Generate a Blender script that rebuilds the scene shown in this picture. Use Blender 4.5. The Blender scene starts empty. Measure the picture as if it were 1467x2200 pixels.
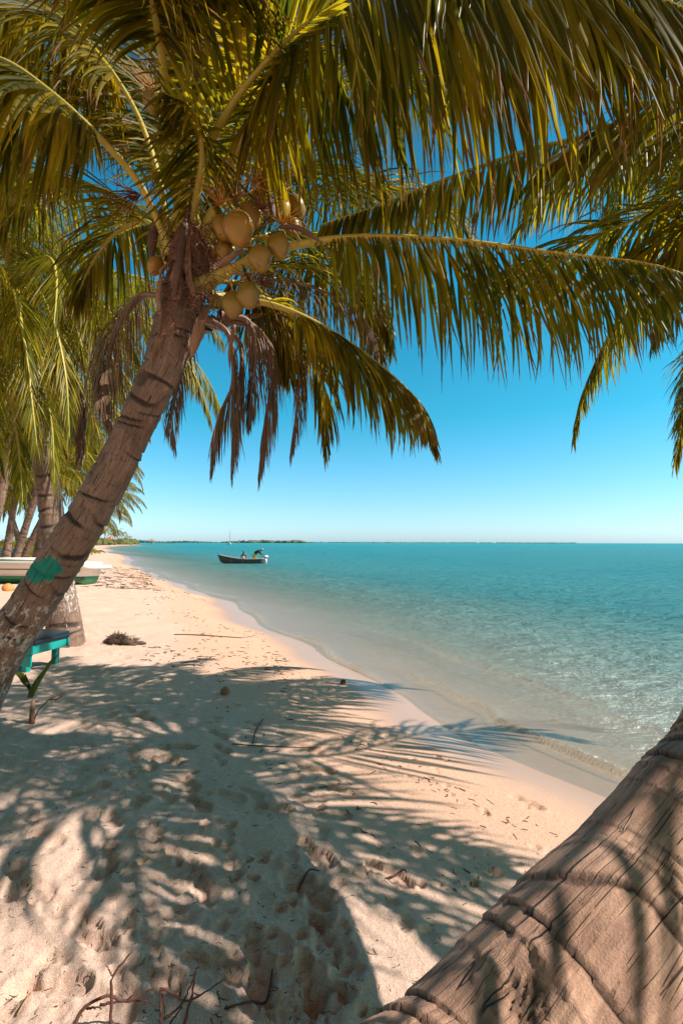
import bpy, bmesh, math, random
import numpy as np
from mathutils import Vector, Matrix

random.seed(7)
rng = np.random.default_rng(11)
PI = math.pi
R = math.radians

# ------------------------------------------------------------------ camera
CAM_H = 1.6
FPX = 1000.0
PITCH = math.atan(65.5 / FPX)
scene = bpy.context.scene
cam_d = bpy.data.cameras.new('camera')
cam_d.sensor_fit = 'VERTICAL'
cam_d.sensor_height = 36.0
cam_d.lens = 36.0 * FPX / 2200.0
cam_d.clip_start = 0.03
cam_d.clip_end = 60000
cam = bpy.data.objects.new('camera', cam_d)
scene.collection.objects.link(cam)
cam.location = (0, 0, CAM_H)
cam.rotation_mode = 'XYZ'
cam.matrix_world = Matrix.Translation((0, 0, CAM_H)) @ Matrix.Rotation(PI / 2 + PITCH, 4, 'X') @ Matrix.Rotation(R(0.15), 4, 'Z')
scene.camera = cam

# ------------------------------------------------------------------ sun and sky
SUN_EL = R(42.3)
SUN_BACK = R(8)           # the sun stands to the right, slightly behind the viewer
sdir = Vector((math.cos(SUN_EL) * math.cos(SUN_BACK), -math.cos(SUN_EL) * math.sin(SUN_BACK), math.sin(SUN_EL)))
sl = bpy.data.lights.new('sun', 'SUN')
sl.energy = 5.0
sl.angle = R(0.4)
sl.color = (1.0, 0.93, 0.83)
so = bpy.data.objects.new('sun', sl)
scene.collection.objects.link(so)
so.rotation_euler = sdir.to_track_quat('Z', 'Y').to_euler()
so.location = (20, -5, 30)

world = bpy.data.worlds.new('World')
scene.world = world
world.use_nodes = True
wn = world.node_tree.nodes
wl = world.node_tree.links
bgn = wn['Background']
sky = wn.new('ShaderNodeTexSky')
sky.sky_type = 'NISHITA'
sky.sun_disc = False
sky.sun_elevation = SUN_EL
sky.sun_rotation = math.atan2(sdir.x, sdir.y)
sky.air_density = 1.0
sky.dust_density = 0.55
sky.ozone_density = 2.0
sky.altitude = 0
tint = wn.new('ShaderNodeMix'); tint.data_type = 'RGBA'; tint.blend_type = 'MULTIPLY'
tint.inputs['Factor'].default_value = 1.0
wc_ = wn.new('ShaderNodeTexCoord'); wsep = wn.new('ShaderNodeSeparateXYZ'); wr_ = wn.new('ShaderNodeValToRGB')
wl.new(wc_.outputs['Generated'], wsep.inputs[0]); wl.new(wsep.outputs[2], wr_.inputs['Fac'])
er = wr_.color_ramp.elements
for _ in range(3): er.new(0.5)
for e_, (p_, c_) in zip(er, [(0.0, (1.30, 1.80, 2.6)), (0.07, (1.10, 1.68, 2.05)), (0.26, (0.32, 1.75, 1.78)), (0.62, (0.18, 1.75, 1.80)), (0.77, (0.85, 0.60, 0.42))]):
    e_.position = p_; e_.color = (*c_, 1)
# warm, dim tint added to the sky beside and behind the viewer, warming the shade
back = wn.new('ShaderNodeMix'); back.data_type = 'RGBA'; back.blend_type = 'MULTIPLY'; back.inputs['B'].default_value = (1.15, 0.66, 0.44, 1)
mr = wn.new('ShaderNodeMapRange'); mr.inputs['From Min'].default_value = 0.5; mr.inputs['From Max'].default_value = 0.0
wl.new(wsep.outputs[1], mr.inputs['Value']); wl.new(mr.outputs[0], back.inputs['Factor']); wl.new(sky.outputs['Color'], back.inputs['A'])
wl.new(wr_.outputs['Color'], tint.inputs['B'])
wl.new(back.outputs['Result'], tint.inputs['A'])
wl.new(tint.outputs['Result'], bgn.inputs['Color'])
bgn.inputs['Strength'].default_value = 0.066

scene.view_settings.view_transform = 'Standard'
scene.view_settings.look = 'None'
scene.view_settings.gamma = 1.0
scene.view_settings.exposure = 0.55
scene.cycles.max_bounces = 8
scene.cycles.transparent_max_bounces = 12
scene.cycles.caustics_reflective = False
scene.cycles.caustics_refractive = False

# ------------------------------------------------------------------ helpers
cp, sp_ = math.cos(PITCH), math.sin(PITCH)
WATER = -0.35

def ray(px, py):
    u = (px - 733.5) / FPX
    v = (1100 - py) / FPX
    return Vector((u, cp - v * sp_, v * cp + sp_))

def at(px, py, D):
    d = ray(px, py)
    k = D / d.y
    return Vector((d.x * k, D, CAM_H + d.z * k))

def onz(px, py, z=0.0):
    d = ray(px, py)
    k = (z - CAM_H) / d.z
    return Vector((d.x * k, d.y * k, z))

def link(o):
    scene.collection.objects.link(o)
    return o

def tag(o, label=None, cat=None, group=None, kind=None):
    if label: o['label'] = label
    if cat: o['category'] = cat
    if group: o['group'] = group
    if kind: o['kind'] = kind
    return o

def empty(name, loc, rz=0.0):
    o = bpy.data.objects.new(name, None)
    o.empty_display_size = 0.1
    o.location = loc
    o.rotation_euler = (0, 0, rz)
    return link(o)

def np_mesh(name, V, F, mats, attrs=None, smooth=True, midx=None):
    V = np.asarray(V, dtype=np.float32).reshape(-1, 3)
    F = np.asarray(F, dtype=np.int32)
    me = bpy.data.meshes.new(name)
    k = F.shape[1]
    me.vertices.add(len(V))
    me.vertices.foreach_set('co', V.ravel())
    me.loops.add(F.size)
    me.loops.foreach_set('vertex_index', F.ravel())
    me.polygons.add(len(F))
    me.polygons.foreach_set('loop_start', np.arange(0, F.size, k, dtype=np.int32))
    if midx is not None:
        me.polygons.foreach_set('material_index', np.asarray(midx, dtype=np.int32))
    for m in (mats if isinstance(mats, (list, tuple)) else [mats]):
        me.materials.append(m)
    if attrs:
        for an, arr in attrs.items():
            arr = np.asarray(arr, dtype=np.float32)
            if arr.ndim == 1:
                a = me.attributes.new(an, 'FLOAT', 'POINT'); a.data.foreach_set('value', arr)
            else:
                a = me.attributes.new(an, 'FLOAT_VECTOR', 'POINT'); a.data.foreach_set('vector', arr.ravel())
    me.update(calc_edges=True)
    me.validate()
    me.polygons.foreach_set('use_smooth', np.full(len(me.polygons), smooth))
    return me

def obj(name, me, parent=None):
    o = link(bpy.data.objects.new(name, me))
    if parent is not None:
        o.parent = parent
        o.matrix_parent_inverse = parent.matrix_basis.inverted()
    return o

class MB:
    """collects polygons for one mesh object"""
    def __init__(s):
        s.v = []; s.f = []
    def add(s, v, f):
        n = len(s.v)
        s.v += [tuple(p) for p in v]
        s.f += [tuple(i + n for i in q) for q in f]
        return s
    def box(s, c, size, rz=0.0, bevel=0.0, rot=None):
        bm = bmesh.new()
        bmesh.ops.create_cube(bm, size=1)
        bmesh.ops.scale(bm, vec=size, verts=bm.verts)
        if bevel:
            bmesh.ops.bevel(bm, geom=list(bm.edges), offset=bevel, segments=2, affect='EDGES')
        M = Matrix.Translation(c) @ (rot if rot is not None else Matrix.Rotation(rz, 4, 'Z'))
        bmesh.ops.transform(bm, matrix=M, verts=bm.verts)
        bm.verts.ensure_lookup_table()
        s.add([v.co for v in bm.verts], [[v.index for v in f.verts] for f in bm.faces])
        bm.free(); return s
    def tube(s, pts, rad, n=8, cap=True, flat=1.0):
        pts = [Vector(p) for p in pts]
        if not hasattr(rad, '__len__'): rad = [rad] * len(pts)
        base = len(s.v)
        up = Vector((0, 0, 1))
        for i, p in enumerate(pts):
            t = (pts[min(i + 1, len(pts) - 1)] - pts[max(i - 1, 0)]).normalized()
            a = up if abs(t.z) < 0.95 else Vector((1, 0, 0))
            b = t.cross(a).normalized(); c = b.cross(t).normalized()
            for k in range(n):
                th = 2 * PI * k / n
                s.v.append(tuple(p + b * math.cos(th) * rad[i] + c * math.sin(th) * rad[i] * flat))
        for i in range(len(pts) - 1):
            for k in range(n):
                s.f.append((base + i * n + k, base + i * n + (k + 1) % n, base + (i + 1) * n + (k + 1) % n, base + (i + 1) * n + k))
        if cap:
            s.f.append(tuple(base + k for k in range(n))[::-1])
            e = base + (len(pts) - 1) * n
            s.f.append(tuple(e + k for k in range(n)))
        return s
    def blob(s, c, r, sub=2, jit=0.15, sq=(1, 1, 1), seed=0):
        bm = bmesh.new()
        bmesh.ops.create_icosphere(bm, subdivisions=sub, radius=1)
        rr = random.Random(seed)
        ph = [rr.uniform(0, 6) for _ in range(6)]
        for v in bm.verts:
            p = v.co
            k = 1 + jit * (math.sin(3.1 * p.x + ph[0]) * math.sin(2.7 * p.y + ph[1]) + 0.6 * math.sin(5.3 * p.z + ph[2]) * math.sin(6.1 * p.x + ph[3]) + rr.uniform(-.3, .3))
            v.co = Vector((p.x * sq[0], p.y * sq[1], p.z * sq[2])) * (r * k) + Vector(c)
        s.add([v.co for v in bm.verts], [[v.index for v in f.verts] for f in bm.faces])
        bm.free(); return s
    def build(s, name, mat, parent=None, smooth=True):
        me = bpy.data.meshes.new(name)
        me.from_pydata(s.v, [], s.f)
        me.materials.append(mat)
        me.update()
        me.polygons.foreach_set('use_smooth', [smooth] * len(me.polygons))
        return obj(name, me, parent)

def catmull(P, n):
    """resample a control polyline as a smooth curve with n even points"""
    P = np.array([tuple(p) for p in P], dtype=float)
    Q = np.vstack([2 * P[0] - P[1], P, 2 * P[-1] - P[-2]])
    out = []
    for i in range(1, len(Q) - 2):
        for t in np.linspace(0, 1, 24, endpoint=False):
            a, b, c, d = Q[i - 1], Q[i], Q[i + 1], Q[i + 2]
            out.append(0.5 * (2 * b + (c - a) * t + (2 * a - 5 * b + 4 * c - d) * t * t + (3 * b - a - 3 * c + d) * t ** 3))
    out.append(Q[-2])
    out = np.array(out)
    L = np.r_[0, np.cumsum(np.linalg.norm(np.diff(out, axis=0), axis=1))]
    s = np.linspace(0, L[-1], n)
    return np.stack([np.interp(s, L, out[:, k]) for k in range(3)], 1), L[-1]

def hash2(ix, iy, seed=0):
    h = np.sin(ix * 127.1 + iy * 311.7 + seed * 74.7) * 43758.5453
    return h - np.floor(h)

def vnoise(x, y, seed=0):
    ix, iy = np.floor(x), np.floor(y)
    fx, fy = x - ix, y - iy
    fx = fx * fx * (3 - 2 * fx); fy = fy * fy * (3 - 2 * fy)
    a, b = hash2(ix, iy, seed), hash2(ix + 1, iy, seed)
    c, d = hash2(ix, iy + 1, seed), hash2(ix + 1, iy + 1, seed)
    return (a + (b - a) * fx) * (1 - fy) + (c + (d - c) * fx) * fy - 0.5

def sstep(a, b, x):
    t = np.clip((x - a) / (b - a), 0, 1)
    return t * t * (3 - 2 * t)

# ------------------------------------------------------------------ materials
class NT:
    def __init__(s, name):
        s.m = bpy.data.materials.new(name); s.m.use_nodes = True
        s.t = s.m.node_tree; s.n = s.t.nodes; s.l = s.t.links
        s.p = s.n['Principled BSDF']; s.o = s.n['Material Output']
    def new(s, typ, **kw):
        nd = s.n.new(typ)
        for k, v in kw.items(): setattr(nd, k, v)
        return nd
    def link(s, a, b): s.l.new(a, b); return s
    def coord(s, kind='Object'): return s.new('ShaderNodeTexCoord').outputs[kind]
    def attr(s, name, out='Fac'):
        a = s.new('ShaderNodeAttribute'); a.attribute_name = name; return a.outputs[out]
    def mapping(s, src, scale):
        m = s.new('ShaderNodeMapping'); m.inputs['Scale'].default_value = scale
        s.link(src, m.inputs['Vector']); return m.outputs[0]
    def noise(s, src, scale, detail=4, rough=0.55, dist=0.0):
        n = s.new('ShaderNodeTexNoise'); n.inputs['Scale'].default_value = scale
        n.inputs['Detail'].default_value = detail; n.inputs['Roughness'].default_value = rough
        n.inputs['Distortion'].default_value = dist
        if src is not None: s.link(src, n.inputs['Vector'])
        return n.outputs['Fac']
    def ramp(s, src, stops):
        r = s.new('ShaderNodeValToRGB'); e = r.color_ramp.elements
        while len(e) < len(stops): e.new(0.5)
        for i, (p, c) in enumerate(stops):
            e[i].position = p; e[i].color = c if len(c) == 4 else (*c, 1)
        s.link(src, r.inputs['Fac']); return r.outputs['Color']
    def mix(s, f, a, b, mode='MIX'):
        m = s.new('ShaderNodeMix'); m.data_type = 'RGBA'; m.blend_type = mode
        for k, val in (('Factor', f), ('A', a), ('B', b)):
            if isinstance(val, (int, float)): m.inputs[k].default_value = val
            elif isinstance(val, tuple): m.inputs[k].default_value = (*val, 1) if len(val) == 3 else val
            else: s.link(val, m.inputs[k])
        return m.outputs['Result']
    def math(s, op, a, b=None, c=None):
        m = s.new('ShaderNodeMath'); m.operation = op
        for i, val in enumerate((a, b, c)):
            if val is None: continue
            if isinstance(val, (int, float)): m.inputs[i].default_value = val
            else: s.link(val, m.inputs[i])
        return m.outputs[0]
    def bump(s, h, strength=0.5, dist=0.01, normal=None):
        b = s.new('ShaderNodeBump'); b.inputs['Strength'].default_value = strength
        b.inputs['Distance'].default_value = dist; s.link(h, b.inputs['Height'])
        if normal is not None: s.link(normal, b.inputs['Normal'])
        return b.outputs[0]

W1 = (1, 1, 1); K0 = (0, 0, 0)

def simple(name, col, rough=0.6, var=0.25, scale=8, bump=0.2, metal=0.0, dirt=None):
    t = NT(name); co = t.coord()
    n = t.noise(co, scale, 5)
    c = t.mix(n, tuple(x * (1 - var) for x in col), tuple(min(1, x * (1 + var)) for x in col))
    if dirt:
        d = t.ramp(t.noise(co, scale * 0.6, 6, 0.7), [(0.5, K0), (0.62, W1)])
        c = t.mix(d, c, dirt)
    t.link(c, t.p.inputs['Base Color'])
    t.p.inputs['Roughness'].default_value = rough
    t.p.inputs['Metallic'].default_value = metal
    if bump: t.link(t.bump(t.noise(co, scale * 6, 4), bump, 0.01), t.p.inputs['Normal'])
    return t.m

def leaf_mat(name, dark, mid, light, trans, tfac=0.45, tip=(0.16, 0.08, 0.02), rough=0.45):
    t = NT(name)
    tn = t.attr('tint', 'Vector')
    sep = t.new('ShaderNodeSeparateXYZ'); t.link(tn, sep.inputs[0])
    rnd, along, r2 = sep.outputs
    oi = t.new('ShaderNodeObjectInfo').outputs['Random']
    base = t.ramp(rnd, [(0.0, dark), (0.5, mid), (1.0, light)])
    hue = t.mix(t.math('MULTIPLY', oi, 0.45), base, mid)
    spots = t.ramp(t.noise(t.coord(), 9, 5, 0.7), [(0.56, K0), (0.72, W1)])
    c = t.mix(t.math('MULTIPLY', spots, 0.45), hue, tip)
    tipf = t.ramp(t.math('ADD', along, t.math('MULTIPLY', t.math('SUBTRACT', r2, 0.5), 0.5)), [(0.86, K0), (1.0, W1)])
    c = t.mix(tipf, c, tip)
    t.link(c, t.p.inputs['Base Color'])
    t.p.inputs['Roughness'].default_value = rough
    t.p.inputs['Specular IOR Level'].default_value = 0.25
    tr = t.new('ShaderNodeBsdfTranslucent')
    tc = t.mix(1.0, t.mix(0.55, trans, c), (1.0, 1.0, 1.0), 'MULTIPLY')
    tcm = t.mix(t.math('POWER', rnd, 1.3), (trans[0] * 0.12, trans[1] * 0.22, trans[2] * 0.6), trans)
    tcm = t.mix(tipf, tcm, (tip[0] * 2, tip[1] * 2, tip[2] * 2))
    t.link(tcm, tr.inputs['Color'])
    ms = t.new('ShaderNodeMixShader'); ms.inputs[0].default_value = tfac
    t.link(t.p.outputs[0], ms.inputs[1]).link(tr.outputs[0], ms.inputs[2]).link(ms.outputs[0], t.o.inputs['Surface'])
    return t.m

M = {}
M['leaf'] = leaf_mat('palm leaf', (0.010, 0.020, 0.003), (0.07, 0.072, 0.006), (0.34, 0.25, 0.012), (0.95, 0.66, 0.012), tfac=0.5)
M['leaf_sunlit'] = leaf_mat('sunlit palm leaf', (0.018, 0.036, 0.005), (0.13, 0.135, 0.010), (0.45, 0.35, 0.025), (0.95, 0.75, 0.02), tfac=0.46, rough=0.32)  # copy of the palm leaf with sunlit brightness put into its colours
M['leaf_dead'] = leaf_mat('dry palm leaf', (0.09, 0.05, 0.035), (0.24, 0.15, 0.10), (0.46, 0.33, 0.22), (0.22, 0.09, 0.04), tfac=0.25, tip=(0.1, 0.05, 0.03), rough=0.55)

def rachis_mat(name, a, b):
    t = NT(name)
    n = t.noise(t.coord(), 4, 4)
    fib = t.noise(t.mapping(t.coord(), (30, 30, 30)), 3, 3)
    c = t.mix(n, a, b)
    c = t.mix(t.ramp(t.noise(t.coord(), 13, 6, 0.75), [(0.55, K0), (0.7, W1)]), c, (b[0] * 0.5, b[1] * 0.35, b[2] * 0.5))
    t.link(c, t.p.inputs['Base Color'])
    t.p.inputs['Roughness'].default_value = 0.42
    t.link(t.bump(fib, 0.3, 0.003), t.p.inputs['Normal'])
    return t.m
M['rachis'] = rachis_mat('palm midrib', (0.36, 0.33, 0.05), (0.50, 0.36, 0.06))
M['rachis_dead'] = rachis_mat('dry palm midrib', (0.13, 0.07, 0.045), (0.24, 0.14, 0.09))

def trunk_mat(name, light, mid, dark, paint=True, crack=1.0):
    t = NT(name)
    uc = t.attr('uc', 'Vector')
    scar = t.attr('scar'); 
    big = t.noise(uc, 4.5, 5, 0.6)
    c = t.ramp(big, [(0.3, mid), (0.68, light)])
    fine = t.noise(t.mapping(uc, (1, 1, 0.12)), 90, 4, 0.65)
    c = t.mix(t.math('MULTIPLY', t.ramp(fine, [(0.35, K0), (0.7, W1)]), 0.6), c, dark)
    stain = t.ramp(t.noise(t.mapping(uc, (1, 1, 0.5)), 8, 6, 0.7, 0.5), [(0.48, K0), (0.66, W1)])
    c = t.mix(t.math('MULTIPLY', stain, 0.55), c, dark)
    # lengthwise cracks
    ck = t.noise(t.mapping(uc, (1, 1, 0.035)), 30, 1, 0.4, 0.0)
    ckm = t.ramp(t.math('ABSOLUTE', t.math('SUBTRACT', ck, 0.5)), [(0.0, W1), (0.012 * crack, K0)])
    ck2 = t.noise(t.mapping(uc, (1, 1, 0.06)), 75, 1, 0.4, 0.0)
    ckm2 = t.ramp(t.math('ABSOLUTE', t.math('SUBTRACT', ck2, 0.5)), [(0.0, W1), (0.02, K0)])
    gate2 = t.ramp(t.noise(uc, 17, 3), [(0.5, K0), (0.6, W1)])
    gate = t.ramp(t.noise(uc, 11, 3), [(0.40, K0), (0.5, W1)])
    ckm = t.math('MAXIMUM', t.math('MULTIPLY', ckm, gate), t.math('MULTIPLY', t.math('MULTIPLY', ckm2, gate2), 0.6))
    c = t.mix(ckm, c, (dark[0] * 0.3, dark[1] * 0.3, dark[2] * 0.3))
    c = t.mix(scar, c, (dark[0] * 0.45, dark[1] * 0.45, dark[2] * 0.45))
    lich = t.ramp(t.noise(uc, 45, 5, 0.75), [(0.62, K0), (0.68, W1)])
    c = t.mix(t.math('MULTIPLY', lich, 0.35), c, (min(1, light[0] * 1.35), min(1, light[1] * 1.4), min(1, light[2] * 1.45)))
    if paint:
        wh = t.attr('white'); te = t.attr('teal')
        fl = t.noise(t.mapping(uc, (1, 1, 0.45)), 24, 6, 0.75, 0.4)
        flm = t.ramp(t.math('ADD', fl, t.math('MULTIPLY', wh, 0.16)), [(0.70, K0), (0.715, W1)])
        flm = t.math('MULTIPLY', flm, t.ramp(wh, [(0.05, K0), (0.3, W1)]))
        c = t.mix(flm, c, (0.52, 0.49, 0.45))
        tem = t.ramp(t.math('ADD', te, t.math('MULTIPLY', t.math('SUBTRACT', t.noise(uc, 30, 5, .7), .5), 0.5)), [(0.48, K0), (0.52, W1)])
        c = t.mix(tem, c, (0.0, 0.22, 0.17))
    t.link(c, t.p.inputs['Base Color'])
    t.p.inputs['Roughness'].default_value = 0.72
    h = t.math('SUBTRACT', t.math('ADD', t.math('MULTIPLY', fine, 0.5), t.math('MULTIPLY', t.noise(uc, 260, 4, 0.7), 0.5)), t.math('MULTIPLY', ckm, 1.4))
    t.link(t.bump(h, 0.9, 0.009), t.p.inputs['Normal'])
    return t.m
M['trunk'] = trunk_mat('palm bark', (0.36, 0.23, 0.165), (0.23, 0.14, 0.098), (0.08, 0.042, 0.03))
M['trunk_near'] = trunk_mat('leaning palm bark', (0.70, 0.41, 0.28), (0.46, 0.24, 0.155), (0.12, 0.055, 0.034), paint=False, crack=0.8)
M['fibre'] = simple('palm fibre', (0.18, 0.085, 0.055), 0.85, 0.6, 12, 0.8)
M['sheath'] = simple('dry leaf sheath', (0.24, 0.125, 0.075), 0.7, 0.45, 9, 0.5)
M['spathe'] = simple('dry flower sheath', (0.11, 0.06, 0.045), 0.6, 0.4, 9, 0.5)
M['stalk'] = simple('flower stalk', (0.42, 0.20, 0.04), 0.6, 0.3, 9, 0.3)

def coconut_mat():
    t = NT('coconut husk'); co = t.coord()
    oi = t.new('ShaderNodeObjectInfo').outputs['Random']
    c = t.mix(oi, (0.24, 0.165, 0.018), (0.40, 0.20, 0.02))
    c = t.mix(t.math('MULTIPLY', t.noise(co, 14, 6, .7), 0.8), c, (0.17, 0.085, 0.02))
    sp = t.ramp(t.noise(co, 22, 6, 0.75), [(0.6, K0), (0.68, W1)])
    c = t.mix(t.math('MULTIPLY', sp, 0.6), c, (0.14, 0.07, 0.03))
    t.link(c, t.p.inputs['Base Color']); t.p.inputs['Roughness'].default_value = 0.42
    t.link(t.bump(t.noise(co, 30, 4), 0.12, 0.01), t.p.inputs['Normal'])
    return t.m
M['coconut'] = coconut_mat()

def sand_mat():
    t = NT('sand'); co = t.coord()
    wet = t.attr('wet'); band = t.attr('band')
    n1 = t.noise(co, 1.3, 4, 0.6); n2 = t.noise(co, 260, 3, 0.7); n3 = t.noise(co, 34, 5, 0.7)
    dry = t.mix(n1, (0.73, 0.475, 0.365), (0.82, 0.565, 0.45))
    low = t.mix(n1, (0.74, 0.435, 0.30), (0.79, 0.485, 0.345))
    c = t.mix(band, dry, low)
    c = t.mix(t.math('MULTIPLY', t.ramp(n3, [(0.35, W1), (0.6, K0)]), 0.22), c, (0.38, 0.26, 0.18))
    g = t.ramp(n2, [(0.30, (0.42, 0.42, 0.42)), (0.5, W1), (0.72, (1.25, 1.25, 1.25))])
    c = t.mix(1.0, c, g, 'MULTIPLY')
    # small dark flecks of dry weed and shell
    v = t.new('ShaderNodeTexVoronoi'); v.inputs['Scale'].default_value = 16; v.inputs['Randomness'].default_value = 1
    t.link(t.mapping(co, (1, 1.7, 1)), v.inputs['Vector'])
    rs = t.new('ShaderNodeSeparateColor'); t.link(v.outputs['Color'], rs.inputs[0])
    fleck = t.math('MULTIPLY', t.ramp(v.outputs['Distance'], [(0.05, W1), (0.085, K0)]), t.math('GREATER_THAN', rs.outputs[0], 0.62))
    c = t.mix(t.math('MULTIPLY', fleck, 0.85), c, (0.09, 0.05, 0.035))
    wc = t.mix(n1, (0.42, 0.255, 0.18), (0.50, 0.31, 0.22))
    c = t.mix(wet, c, wc)
    t.link(c, t.p.inputs['Base Color'])
    rgh = t.math('SUBTRACT', 0.9, t.math('MULTIPLY', wet, 0.60))
    t.link(rgh, t.p.inputs['Roughness'])
    t.p.inputs['Specular IOR Level'].default_value = 0.4
    h = t.math('ADD', t.math('MULTIPLY', n3, 0.8), t.math('MULTIPLY', n2, 0.35))
    b = t.new('ShaderNodeBump'); b.inputs['Distance'].default_value = 0.02
    t.link(h, b.inputs['Height']); t.link(t.math('SUBTRACT', 0.75, t.math('MULTIPLY', wet, 0.72)), b.inputs['Strength'])
    t.link(b.outputs[0], t.p.inputs['Normal'])
    return t.m
M['sand'] = sand_mat()

def water_mat():
    t = NT('sea water'); co = t.coord()
    d = t.attr('depth'); foam = t.attr('foam')
    body = t.ramp(t.math('DIVIDE', d, 4.0), [(0.0, (0.42, 0.36, 0.25)), (0.06, (0.26, 0.37, 0.28)), (0.26, (0.085, 0.38, 0.42)), (1.0, (0.0, 0.28, 0.38))])
    pat = t.noise(t.mapping(co, (0.12, 0.5, 1)), 0.35, 4, 0.6)
    body = t.mix(t.math('MULTIPLY', pat, 0.5), body, (0.02, 0.26, 0.31))
    dif = t.new('ShaderNodeBsdfDiffuse'); t.link(body, dif.inputs['Color'])
    tr = t.new('ShaderNodeBsdfTransparent'); tr.inputs['Color'].default_value = (0.90, 0.93, 0.88, 1)
    opq = t.math('SUBTRACT', 1.0, t.math('POWER', 2.718, t.math('MULTIPLY', d, -1.6)))
    m1 = t.new('ShaderNodeMixShader'); t.link(opq, m1.inputs[0]); t.link(tr.outputs[0], m1.inputs[1]); t.link(dif.outputs[0], m1.inputs[2])
    w1 = t.noise(t.mapping(co, (0.8, 2.2, 1)), 1.5, 5, 0.6, 0.3)
    w2 = t.noise(t.mapping(co, (1.0, 2.2, 1)), 7.0, 4, 0.6, 0.2)
    w3 = t.noise(t.mapping(co, (0.1, 0.3, 1)), 0.6, 3, 0.5)
    h = t.math('ADD', t.math('ADD', t.math('MULTIPLY', w1, 1.0), t.math('MULTIPLY', w2, 0.30)), t.math('MULTIPLY', w3, 3.0))
    b = t.new('ShaderNodeBump'); b.inputs['Distance'].default_value = 0.7
    t.link(h, b.inputs['Height']); t.link(t.ramp(d, [(0.0, (0.06,) * 3), (0.12, (0.5,) * 3), (1.0, (1.0,) * 3)]), b.inputs['Strength'])
    t.link(b.outputs[0], dif.inputs['Normal'])
    gl = t.new('ShaderNodeBsdfGlossy'); gl.inputs['Roughness'].default_value = 0.30; gl.inputs['Color'].default_value = (0.9, 0.97, 1, 1)
    t.link(b.outputs[0], gl.inputs['Normal'])
    fr = t.new('ShaderNodeFresnel'); fr.inputs['IOR'].default_value = 1.33; t.link(b.outputs[0], fr.inputs['Normal'])
    ff = t.math('MINIMUM', fr.outputs[0], 0.17)
    m2 = t.new('ShaderNodeMixShader'); t.link(ff, m2.inputs[0]); t.link(m1.outputs[0], m2.inputs[1]); t.link(gl.outputs[0], m2.inputs[2])
    fd = t.new('ShaderNodeBsdfDiffuse'); fd.inputs['Color'].default_value = (0.70, 0.57, 0.45, 1)
    fn = t.ramp(t.noise(co, 38, 5, 0.75), [(0.45, K0), (0.6, W1)])
    m3 = t.new('ShaderNodeMixShader'); t.link(t.math('MULTIPLY', foam, fn), m3.inputs[0]); t.link(m2.outputs[0], m3.inputs[1]); t.link(fd.outputs[0], m3.inputs[2])
    t.link(m3.outputs[0], t.o.inputs['Surface'])
    return t.m
M['water'] = water_mat()

M['boat_grey'] = simple('weathered boat paint', (0.095, 0.075, 0.075), 0.6, 0.5, 3, 0.3, dirt=(0.2, 0.17, 0.15))
M['boat_in'] = simple('pale boat inside', (0.42, 0.40, 0.42), 0.6, 0.2, 4, 0.1)
M['white_paint'] = simple('white boat paint', (0.78, 0.74, 0.70), 0.45, 0.08, 4, 0.1)
M['green_paint'] = simple('green boat paint', (0.03, 0.25, 0.12), 0.5, 0.4, 3, 0.2, dirt=(0.03, 0.06, 0.05))
M['rub'] = simple('brown rub rail', (0.20, 0.09, 0.06), 0.6, 0.3, 6, 0.2)
M['teal_paint'] = simple('turquoise wood paint', (0.0, 0.30, 0.27), 0.5, 0.2, 10, 0.2)
M['blue_cover'] = simple('dark blue cover', (0.010, 0.028, 0.045), 0.28, 0.4, 6, 0.3)
M['twig'] = simple('dry twig', (0.12, 0.045, 0.032), 0.75, 0.5, 30, 0.5)
M['twig_pale'] = simple('pale twig', (0.38, 0.22, 0.12), 0.75, 0.3, 30, 0.4)
M['weed'] = simple('dry seaweed', (0.10, 0.06, 0.045), 0.9, 0.5, 18, 0.9)
M['skin'] = simple('skin', (0.10, 0.05, 0.032), 0.5, 0.1, 8, 0.0)
M['navy'] = simple('navy cloth', (0.012, 0.013, 0.028), 0.85, 0.3, 8, 0.1)
M['yellow'] = simple('yellow cloth', (0.70, 0.58, 0.03), 0.8, 0.15, 8, 0.1)
M['white_cloth'] = simple('white cloth', (0.68, 0.64, 0.66), 0.8, 0.15, 8, 0.1)
M['grey_hair'] = simple('grey hair', (0.45, 0.42, 0.42), 0.8, 0.1, 8, 0.1)
M['cap'] = simple('blue cap', (0.04, 0.10, 0.25), 0.8, 0.1, 8, 0.1)
M['dark'] = simple('dark metal', (0.05, 0.05, 0.05), 0.5, 0.1, 8, 0.1)
M['thatch'] = simple('thatch', (0.35, 0.25, 0.17), 0.9, 0.3, 3, 0.4)
M['terracotta'] = simple('roof tiles', (0.45, 0.16, 0.07), 0.8, 0.2, 3, 0.2)
M['mangrove'] = simple('hazed mangrove leaves', (0.14, 0.155, 0.10), 0.9, 0.5, 0.05, 0.0)  # green greyed down, distance haze put into the colour
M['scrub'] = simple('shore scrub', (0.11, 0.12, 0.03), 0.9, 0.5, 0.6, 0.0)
M['far_land'] = simple('far hazed mangrove leaves', (0.20, 0.30, 0.31), 0.9, 0.2, 0.02, 0.0)  # paler and bluer: stronger haze put into the colour
M['orange_husk'] = simple('orange coconut husk', (0.62, 0.24, 0.06), 0.6, 0.25, 12, 0.3)
M['husk_brown'] = simple('brown coconut husk', (0.34, 0.16, 0.09), 0.8, 0.35, 18, 0.6)

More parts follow.
